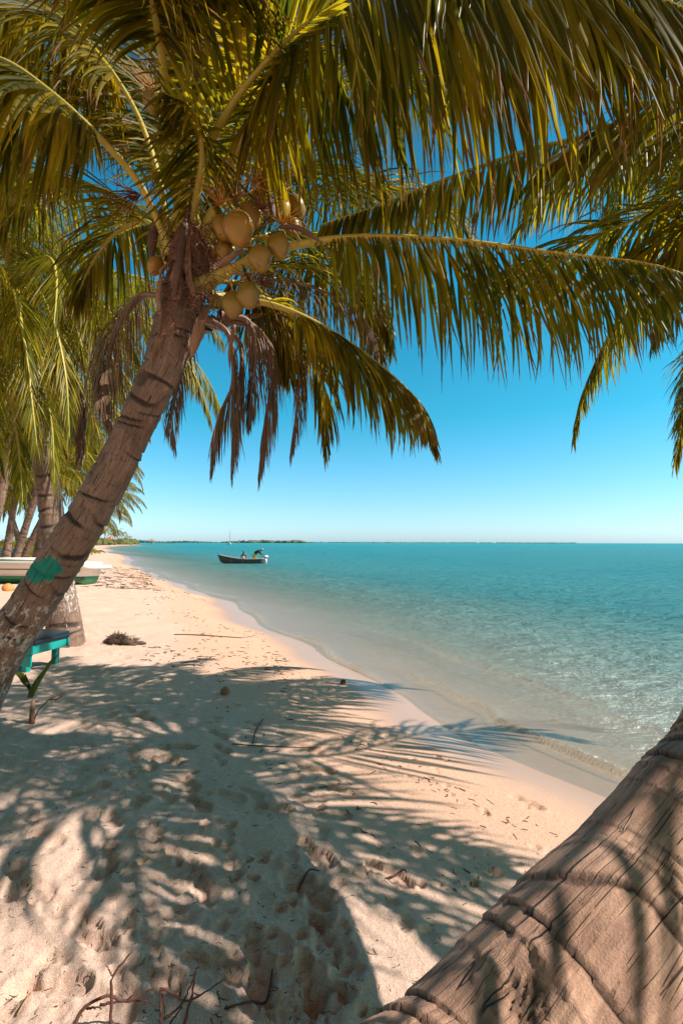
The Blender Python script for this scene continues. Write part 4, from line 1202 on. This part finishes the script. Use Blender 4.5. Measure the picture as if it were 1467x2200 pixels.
stick([(393, 2225, 1.58), (414, 2144, 1.62), (422, 2090, 1.64), (430, 2076, 1.64)], .0055)
stick([(355, 2192, 1.60), (393, 2158, 1.63), (417, 2107, 1.66)], .005)
stick([(219, 2160, 1.64), (270, 2152, 1.65), (322, 2153, 1.66)], .005)
stick([(190, 2168, 1.62), (215, 2166, 1.62), (222, 2170, 1.62)], .004)
stick([(388, 2150, 1.64), (391, 2130, 1.64), (390, 2112, 1.64)], .004)
stick([(362, 2215, 1.6), (375, 2190, 1.62), (395, 2165, 1.63)], .004)
stick([(347, 2128, 1.62), (355, 2150, 1.62), (358, 2180, 1.61)], .004)
stick([(277, 2151, 1.63), (290, 2138, 1.63), (300, 2122, 1.64)], .0025)
stick([(470, 2130, 1.68), (474, 2150, 1.68), (478, 2162, 1.68)], .003)
stick([(476, 2145, 1.68), (488, 2150, 1.68), (498, 2146, 1.70)], .0025)

# loose sticks, each a thing
def lying(name, label, cat, pts, r, mat, group=None):
    q = []
    for (a, b_) in pts:
        p_ = ground(a, b_); q.append((p_.x, p_.y, float(height(np.array([p_.x]), np.array([p_.y]))[0]) + r * 0.9))
    C_, _ = catmull(q, 12); mb = MB(); mb.tube(C_, [r * (1 - .5 * abs(i - 5) / 7) for i in range(12)], 6)
    tag(mb.build(name, mat), label, cat, group)
lying('twig', 'straw coloured stick lying in a sun patch near the bottom left corner', 'stick', [(40, 2180), (65, 2150), (98, 2112)], 0.004, M['twig_pale'])
lying('twig', 'dark bent stick on the sand right of the dry branch', 'stick', [(485, 2170), (540, 2150), (575, 2120), (588, 2070)], 0.0045, M['twig'])
lying('twig', 'dark bent stick beside the ribbed shoe print in mid sand', 'stick', [(645, 1890), (665, 1876), (688, 1873)], 0.005, M['twig'])
lying('twig', 'yellow green stem lying in a small dent of the sand', 'stick', [(432, 1795), (440, 1785), (438, 1778)], 0.003, M['rachis'])
lying('twig', 'curved dark stick in the sun patch left of the ringed trunk', 'stick', [(830, 1890), (850, 1872), (872, 1870), (876, 1885)], 0.005, M['twig'])
lying('twig', 'long dark driftwood stick across the shade below the sunlit stripes', 'stick', [(500, 1600), (560, 1604), (640, 1607), (690, 1608)], 0.005, M['twig'])
lying('twig', 'thin upright-lying stick between two frond shadows', 'stick', [(545, 1598), (552, 1570), (568, 1545)], 0.007, M['twig'])
lying('twig', 'short stick on the bright sand above the frond shadows', 'stick', [(375, 1365), (420, 1366), (520, 1372)], 0.012, M['twig'])

# coconuts and husks on the sand
def husk(name, px, py, r, mat, label, sq=(1.15, 1, 0.85)):
    p_ = ground(px, py); z = float(height(np.array([p_.x]), np.array([p_.y]))[0])
    me_ = coconut_mesh(r, px); me_.materials.clear(); me_.materials.append(mat)
    o = link(bpy.data.objects.new(name, me_)); o.location = (p_.x, p_.y, z + r * 0.7); o.rotation_euler = (R(80), 0.3, px)
    tag(o, label, 'coconut')
husk('coconut', 485, 1492, 0.045, M['husk_brown'], 'small reddish brown coconut lying in the dappled shade')
husk('coconut', 18, 1272, 0.14, M['orange_husk'], 'orange coconut on the sand in front of the white boat')
husk('coconut', 738, 1470, 0.035, M['weed'], 'dark shrivelled coconut in the frond shadow near the wet sand')

# clump of dead roots/weed
cl = MB(); p_ = ground(252, 1382); rs = random.Random(9)
cl.blob((p_.x, p_.y, p_.z + .04), 0.12, 3, 0.35, (1.3, .9, .55), 2)
cl.blob((p_.x + .22, p_.y - .06, p_.z + .0), 0.13, 3, 0.4, (1.5, .8, .5), 3)
for i in range(420):
    th = rs.uniform(0, 6.28); ph_ = rs.uniform(-.2, 1.5)
    k = rs.random() < .35
    c = Vector((p_.x + (.22 if k else 0), p_.y, p_.z + (.0 if k else .05)))
    d = Vector((math.cos(th) * math.cos(ph_), math.sin(th) * math.cos(ph_), math.sin(ph_) * .5))
    q = [c + d * (0.09 if k else 0.115)]
    for j in range(3):
        d = (d + Vector((rs.uniform(-.8, .8), rs.uniform(-.8, .8), rs.uniform(-.9, .3)))).normalized(); q.append(q[-1] + d * .035)
    cl.tube(q, [.004, .0035, .003, .002], 4, cap=False)
tag(cl.build('root_clump', M['weed']), 'dark tangled clump of dead palm roots on the bright sand', 'root clump')

# seaweed litter along the tide line: nobody could count it
lt = MB(); rs = random.Random(21)
def bit(x, y, ln, r):
    z = float(zfun(x, y)); a = rs.uniform(0, 6.28)
    q = [Vector((x, y, z + r * .6))]
    for j in range(3):
        a += rs.uniform(-.9, .9); q.append(q[-1] + Vector((math.cos(a), math.sin(a), 0)) * ln / 3)
    for v in q: v.z = float(zfun(v.x, v.y)) + r * .5
    lt.tube(q, [r, r * 1.2, r, r * .5], 4, cap=False)
def zfun(x, y): return height(np.array([x]), np.array([y]), False)[0]
nrm = (-0.882, -0.472); dr_ = (-0.472, 0.882)
for i in range(900):
    t_ = rs.random() ** 1.6 * 32 - 0.5
    s_ = 1.25 + 0.35 * math.sin(t_ * .8) + rs.gauss(0, 0.10 + .01 * t_) + (0.75 if rs.random() < .35 else 0)
    x = 2.1 + dr_[0] * t_ + nrm[0] * s_; y = 3.7 + dr_[1] * t_ + nrm[1] * s_
    if math.sin(t_ * 2.1) + rs.uniform(-1.2, 1.2) < -0.2: continue
    bit(x, y, rs.uniform(.02, .07) * (1 + t_ * .05), rs.uniform(.0015, .004) * (1 + t_ * .08))
for i in range(700):
    px = rs.uniform(-20, 1200); py = 1380 + 820 * rs.random(); q = onz(px, py)
    if -(0.882 * (q.x - 2.1) + 0.472 * (q.y - 3.7)) < 1.2: continue
    bit(q.x, q.y, rs.uniform(.01, .035), rs.uniform(.0008, .002))
for i in range(260):
    q = onz(rs.uniform(180, 330), rs.uniform(1215, 1262), 0.05); bit(q.x, q.y, rs.uniform(.1, .5), rs.uniform(.006, .016))
for i in range(120):
    q = onz(rs.uniform(300, 620), rs.gauss(1400, 14), 0.0); bit(q.x, q.y, rs.uniform(.04, .14), rs.uniform(.003, .007))
tag(lt.build('seaweed_litter', M['weed']), 'dry seaweed bits and small twigs strewn over the sand and along the tide line', 'seaweed', kind='stuff')

# ================================================================== fishing skiff with two people
D0 = onz(524, 1211, WATER).y
bx0 = onz(478, 1211, WATER).x; bx1 = onz(570, 1211, WATER).x
Lb = (bx1 - bx0)
sk = empty('fishing_boat', (0, 0, 0)); tag(sk, 'dark grey wooden skiff with an outboard motor afloat off the beach', 'boat')
rw = hull(Lb * 0.98, 1.25, 0.52, 0.42, transom=0.7, m=9, rake=0.35, bottom=0.6)
hull_part('hull', rw, 0, 8, M['boat_grey'], sk, thick=0.04)
rail(rw, 8, M['boat_in'], sk, 'gunwale', 0.028)
for x, w in ((0.55, .9), (1.7, 1.1), (2.9, .95)):
    mb = MB(); mb.box((x, 0, 0.36), (0.24, w, 0.04), bevel=.008); mb.build('bench_seat', M['boat_in'], sk)
mo = empty('outboard_motor', (0, 0, 0))
mb = MB(); mb.box((-0.18, 0, 0.74), (0.44, 0.28, 0.26), bevel=.07); mb.build('motor_cover', M['white_paint'], mo)
mb = MB(); mb.tube([(-.2, 0, .62), (-.22, 0, .2), (-.24, 0, -.15)], [.07, .055, .05], 8); mb.box((-.14, 0, .45), (.14, .18, .24), bevel=.02); mb.build('motor_leg', M['white_paint'], mo)
mb = MB(); mb.tube([(.0, 0, .74), (.35, 0, .80)], .018, 6); mb.build('tiller', M['dark'], mo)
bpy.context.view_layer.update()
for m_, loc, rz in ((sk, (bx1 - .12, D0, WATER - .12), PI + R(3)), (mo, (bx1 - .12, D0, WATER - .12), PI + R(3))):
    place(m_, loc, (0, 0, rz))
tag(mo, 'white outboard motor hung on the stern of the skiff', 'motor')

def skinned(name, joints, edges, mat, parent=None, sub=2):
    me = bpy.data.meshes.new(name); me.from_pydata([j[0] for j in joints], edges, []); me.materials.append(mat)
    o = obj(name, me, parent)
    sk_ = o.modifiers.new('skin', 'SKIN'); sk_.use_smooth_shade = True
    if not me.skin_vertices: pass
    for i, j in enumerate(joints):
        sv = me.skin_vertices[0].data[i]; sv.radius = (j[1], j[1]) if not hasattr(j[1], '__len__') else j[1]; sv.use_root = (i == 0)
    sb = o.modifiers.new('sub', 'SUBSURF'); sb.levels = sub; sb.render_levels = sub
    return o
def ensure_skin(me):
    bm = bmesh.new(); bm.from_mesh(me); bm.verts.layers.skin.verify(); bm.to_mesh(me); bm.free()
_old = skinned
def skinned(name, joints, edges, mat, parent=None, sub=2):
    me = bpy.data.meshes.new(name); me.from_pydata([j[0] for j in joints], edges, [])
    bm = bmesh.new(); bm.from_mesh(me); lay = bm.verts.layers.skin.verify(); bm.verts.ensure_lookup_table()
    for i, j in enumerate(joints):
        bm.verts[i][lay].radius = (j[1], j[1]) if not hasattr(j[1], '__len__') else j[1]
        bm.verts[i][lay].use_root = (i == 0)
    bm.to_mesh(me); bm.free(); me.materials.append(mat)
    o = obj(name, me, parent)
    s1 = o.modifiers.new('skin', 'SKIN'); s1.use_smooth_shade = True
    s2 = o.modifiers.new('sub', 'SUBSURF'); s2.levels = sub; s2.render_levels = sub
    return o

def hand(pw, pdir, j, e, root):
    """palm and five short fingers as branches of the body skeleton"""
    d = Vector(pdir).normalized(); sd_ = d.cross(Vector((0, 0, 1))); sd_ = sd_.normalized() if sd_.length > .1 else Vector((1, 0, 0))
    a = len(j); j.append((tuple(Vector(pw) + d * .05), (.035, .018))); e.append((root, a))
    for k, (o_, l_) in enumerate(((-.03, .07), (-.01, .085), (.01, .08), (.03, .062))):
        b_ = len(j); j.append((tuple(Vector(pw) + d * .10 + sd_ * o_), .009)); e.append((a, b_))
        j.append((tuple(Vector(pw) + d * (.10 + l_) + sd_ * o_ + Vector((0, 0, -.02))), .007)); e.append((b_, b_ + 1))
    b_ = len(j); j.append((tuple(Vector(pw) + d * .07 + sd_ * -.05), .010)); e.append((a, b_))

# standing man bent over the motor (facing +x, towards the stern)
def bent_man(loc):
    r_ = empty('person', loc); tag(r_, 'person in dark top and yellow shorts bending over the outboard motor', 'person')
    o = Vector(loc)
    J = []; E = []
    def a(p, r, par=None):
        J.append((tuple(o + Vector(p)), r)); 
        if par is not None: E.append((par, len(J) - 1))
        return len(J) - 1
    pel = a((0, 0, .82), .15); sp = a((.18, 0, 1.02), .14, pel); ch = a((.40, 0, 1.16), .16, sp); nk = a((.56, 0, 1.20), .06, ch); hd = a((.66, 0, 1.22), .085, nk); a((.74, 0, 1.25), .075, hd)
    for s_ in (-1, 1):
        hp = a((0.02, .10 * s_, .76), .10, pel); kn = a((.06, .14 * s_, .44), .065, hp); an = a((-.03, .14 * s_, .08), .04, kn); a((.10, .15 * s_, .03), .04, an)
        shd = a((.42, .18 * s_, 1.12), .065, ch); el_ = a((.52, .22 * s_, .88), .045, shd); wr = a((.74, .14 * s_, .78), .03, el_)
        hand(J[wr][0], (1, -.2 * s_, -.1), J, E, wr)
    skinned('body', J, E, M['skin'], r_)
    J2 = [(tuple(o + Vector(p)), r) for p, r in (((-.01, 0, .84), .175), ((.18, 0, 1.03), .165), ((.42, 0, 1.17), .185), ((.52, 0, 1.19), .10))]
    J2 += [(tuple(o + Vector((.43, s_ * .19, 1.12))), .085) for s_ in (-1, 1)] + [(tuple(o + Vector((.52, s_ * .22, .90))), .07) for s_ in (-1, 1)] + [(tuple(o + Vector((.66, s_ * .17, .82))), .05) for s_ in (-1, 1)]
    skinned('shirt', J2, [(0, 1), (1, 2), (2, 3), (2, 4), (2, 5), (4, 6), (5, 7), (6, 8), (7, 9)], M['navy'], r_)
    J3 = [(tuple(o + Vector((-.01, 0, .80))), .18), (tuple(o + Vector((.02, -.11, .72))), .135), (tuple(o + Vector((.02, .11, .72))), .135), (tuple(o + Vector((.05, -.14, .40))), .10), (tuple(o + Vector((.05, .14, .40))), .10)]
    skinned('shorts', J3, [(0, 1), (0, 2), (1, 3), (2, 4)], M['yellow'], r_)
    mb = MB(); mb.blob(o + Vector((.70, 0, 1.27)), .10, 3, .05, (1, .9, .85), 1); mb.build('hair', M['grey_hair'], r_)
    mb = MB(); mb.blob(o + Vector((.80, 0, 1.20)), .02, 2, 0, (1, .8, 1), 1); mb.build('nose', M['skin'], r_)
bent_man((bx1 - .98, D0 - .02, WATER + .02))

def seated(loc):
    r_ = empty('person', loc); tag(r_, 'person in white vest and blue cap sitting amidships in the skiff', 'person')
    o = Vector(loc); J = []; E = []
    def a(p, r, par=None):
        J.append((tuple(o + Vector(p)), r))
        if par is not None: E.append((par, len(J) - 1))
        return len(J) - 1
    pel = a((0, 0, .30), .15); sp = a((0, -.03, .50), .13, pel); ch = a((0, -.03, .70), .155, sp); nk = a((0, -.05, .85), .055, ch); hd = a((-.01, -.07, .95), .085, nk); a((-.01, -.07, 1.03), .08, hd)
    for s_ in (-1, 1):
        hp = a((.10 * s_, -.02, .28), .095, pel); kn = a((.16 * s_, -.42, .30), .065, hp); an = a((.15 * s_, -.40, .02), .04, kn); a((.15 * s_, -.52, 0), .035, an)
        shd = a((.19 * s_, -.03, .74), .06, ch); el_ = a((.27 * s_, -.12, .52), .045, shd); wr = a((.17 * s_, -.34, .42), .03, el_)
        hand(J[wr][0], (-.3 * s_, -1, -.1), J, E, wr)
    skinned('body', J, E, M['skin'], r_)
    J2 = [(tuple(o + Vector(p)), r) for p, r in (((0, 0, .30), .17), ((0, -.03, .50), .15), ((0, -.03, .70), .175))]
    skinned('vest', J2, [(0, 1), (1, 2)], M['white_cloth'], r_)
    J3 = [(tuple(o + Vector((0, 0, .28))), .16), (tuple(o + Vector((-.11, -.05, .28))), .12), (tuple(o + Vector((.11, -.05, .28))), .12), (tuple(o + Vector((-.16, -.40, .31))), .09), (tuple(o + Vector((.16, -.40, .31))), .09)]
    skinned('shorts', J3, [(0, 1), (0, 2), (1, 3), (2, 4)], M['navy'], r_)
    mb = MB(); mb.blob(o + Vector((-.01, -.06, 1.06)), .105, 3, 0, (1, 1.05, .7), 1); mb.box(o + Vector((-.01, -.19, 1.03)), (.14, .12, .02), bevel=.006); mb.build('cap', M['cap'], r_)
seated((onz(524, 1211, WATER).x, D0, WATER + .02))

# ================================================================== far things
# sailboat
p = onz(495, 1170, WATER); sb_ = empty('sailboat', (0, 0, 0)); tag(sb_, 'small white sailboat with a bare mast anchored before the far shore', 'sailboat')
rw = hull(9.0, 2.8, 1.3, 0.35, transom=.65, m=7, rake=.8)
hull_part('hull', rw, 0, 6, M['white_paint'], sb_, thick=.08)
mb = MB(); mb.box((3.6, 0, 1.6), (3.6, 1.7, .7), bevel=.2); mb.build('cabin', M['white_paint'], sb_)
mb = MB(); mb.tube([(4.6, 0, 1.2), (4.6, 0, 14.0)], [.11, .07], 8); mb.build('mast', M['dark'], sb_)
mb = MB(); mb.tube([(4.5, 0, 2.9), (.6, 0, 2.8)], .16, 8); mb.build('boom', M['terracotta'], sb_)
mb = MB(); mb.tube([(4.6, 0, 13.8), (9.3, 0, 1.7)], .015, 4); mb.tube([(4.6, 0, 13.8), (0, 0, 1.4)], .015, 4); mb.build('stay', M['dark'], sb_)
place(sb_, (p.x - 1, p.y, WATER - .3), (0, 0, R(-70)))
p = onz(488, 1170, WATER); dg = empty('dinghy', (0, 0, 0)); tag(dg, 'pale dinghy floating left of the sailboat', 'dinghy')
rw = hull(3.2, 1.6, .7, .15, transom=.8, m=7); hull_part('hull', rw, 0, 6, M['white_paint'], dg, thick=.06)
mb = MB(); mb.box((1.4, 0, .5), (.3, 1.3, .08), bevel=.01); mb.build('bench_seat', M['boat_in'], dg)
place(dg, (p.x - 1.5, p.y, WATER - .1), (0, 0, R(10)))

# far mangrove shore, a far-off wood
mg = MB(); rs = random.Random(31)
for i in range(420):
    px = rs.uniform(262, 668); D = 1450 + rs.uniform(-30, 60)
    x = (px - 733.5) / FPX * D
    h = 3.0 + 1.6 * math.sin(px * .05) + 1.4 * math.sin(px * .021 + 2) + rs.uniform(0, 2.8) + (2.2 if px > 560 else 0)
    if px > 640: h *= max(.3, (672 - px) / 32)
    mg.blob((x, D, WATER + h * .45), max(1.2, h * .62), 2, .3, (1.7, 1.2, 1), i)
tag(mg.build('mangrove_wood', M['mangrove'], smooth=False), 'low grey green mangrove wood along the far shore', 'woods', kind='stuff')
mg = MB()
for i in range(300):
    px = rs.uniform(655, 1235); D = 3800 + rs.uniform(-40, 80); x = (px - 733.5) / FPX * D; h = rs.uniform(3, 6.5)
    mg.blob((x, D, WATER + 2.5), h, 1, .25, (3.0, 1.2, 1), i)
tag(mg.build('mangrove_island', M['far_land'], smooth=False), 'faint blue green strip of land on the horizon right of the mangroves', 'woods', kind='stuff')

def xy(px, D, z=0.3): return Vector(((px - 733.5) / FPX * D, D, z))
# shore scrub on the near headland
sc_ = MB()
for i in range(160):
    D = rs.uniform(150, 330)
    x_edge = 2.1 - .535 * (D - 3.7) + .00086 * max(0, min(240, D - 120)) ** 2 * 1.0
    x = x_edge - rs.uniform(6, 34)
    r_ = rs.uniform(1.0, 2.4); sc_.blob((x, D, .3 + r_ * .5), r_, 2, .35, (1.5, 1.2, .9), i)
tag(sc_.build('shore_scrub', M['scrub'], smooth=False), 'green and yellow scrub behind the far end of the beach', 'bushes', kind='stuff')
def tiny_palm(px, D, h, lab, seed):
    b0 = xy(px, D, .3); far_palm(b0, b0 + Vector((h * .1, 0, h)), lab, r=.16, n=12, scale=1.15, seed=seed, group='tiny palms on the far headland', deadn=0)
for i, (px, D, h) in enumerate(((212, 180, 5), (225, 200, 6), (243, 230, 5), (252, 240, 6.5), (262, 260, 5.5), (275, 290, 4))):
    tiny_palm(px, D, h, ['tiny palm at the left end of the far headland', 'tiny palm left of the orange roofed house', 'tiny palm right of the orange roofed house', 'tallest tiny palm on the far headland', 'tiny palm where the headland thins out', 'last tiny palm at the tip of the headland'][i], 60 + i)
def house(name, px, D, w, h, wall, roof, lab, thatch=False):
    b0 = xy(px, D, .4); r_ = empty(name, b0); tag(r_, lab, 'hut' if thatch else 'house')
    if thatch:
        for sx in (-1, 1):
            for sy in (-1, 1):
                mb = MB(); mb.tube([b0 + Vector((sx * w * .4, sy * w * .4, -2.2)), b0 + Vector((sx * w * .4, sy * w * .4, h))], .15, 6); mb.build('post', wall, r_)
        mb = MB(); mb.box(b0 + Vector((0, 0, .2)), (w, w, .25), bevel=.02); mb.build('floor_deck', wall, r_)
    else:
        mb = MB(); mb.box(b0 + Vector((0, 0, h / 2)), (w, w * .7, h), bevel=.05); mb.build('wall', wall, r_, smooth=False)
        for k in (-1, 1):
            mb = MB(); mb.box(b0 + Vector((k * w * .25, -w * .352, h * .55)), (w * .16, .06, h * .35)); mb.build('window', M['dark'], r_, smooth=False)
    e = w * .62
    v = [b0 + Vector((sx * e, sy * e, h)) for sx, sy in ((-1, -1), (1, -1), (1, 1), (-1, 1))] + [b0 + Vector((0, 0, h * (1.9 if thatch else 1.6)))]
    mb = MB(); mb.add(v, [(0, 1, 4), (1, 2, 4), (2, 3, 4), (3, 0, 4), (3, 2, 1, 0)]); mb.build('roof', roof, r_, smooth=False)
house('house', 236, 270, 5, 2.6, M['white_paint'], M['terracotta'], 'orange roofed house among scrub on the far headland')
house('hut', 328, 520, 6.5, 2.6, M['boat_in'], M['thatch'], 'thatched hut on posts over the water at the headland tip', True)
pi_ = empty('pier', xy(345, 520, 0)); tag(pi_, 'thin wooden pier running right from the thatched hut', 'pier')
mb = MB(); mb.box(xy(350, 520, .55), (30, 1.6, .2)); mb.build('deck', M['boat_in'], pi_, smooth=False)
for k in range(10):
    q = xy(328 + k * 5.2, 520, 0); mb = MB(); mb.tube([(q.x, q.y, -2), (q.x, q.y, .45)], .14, 6); mb.build('post', M['boat_in'], pi_)
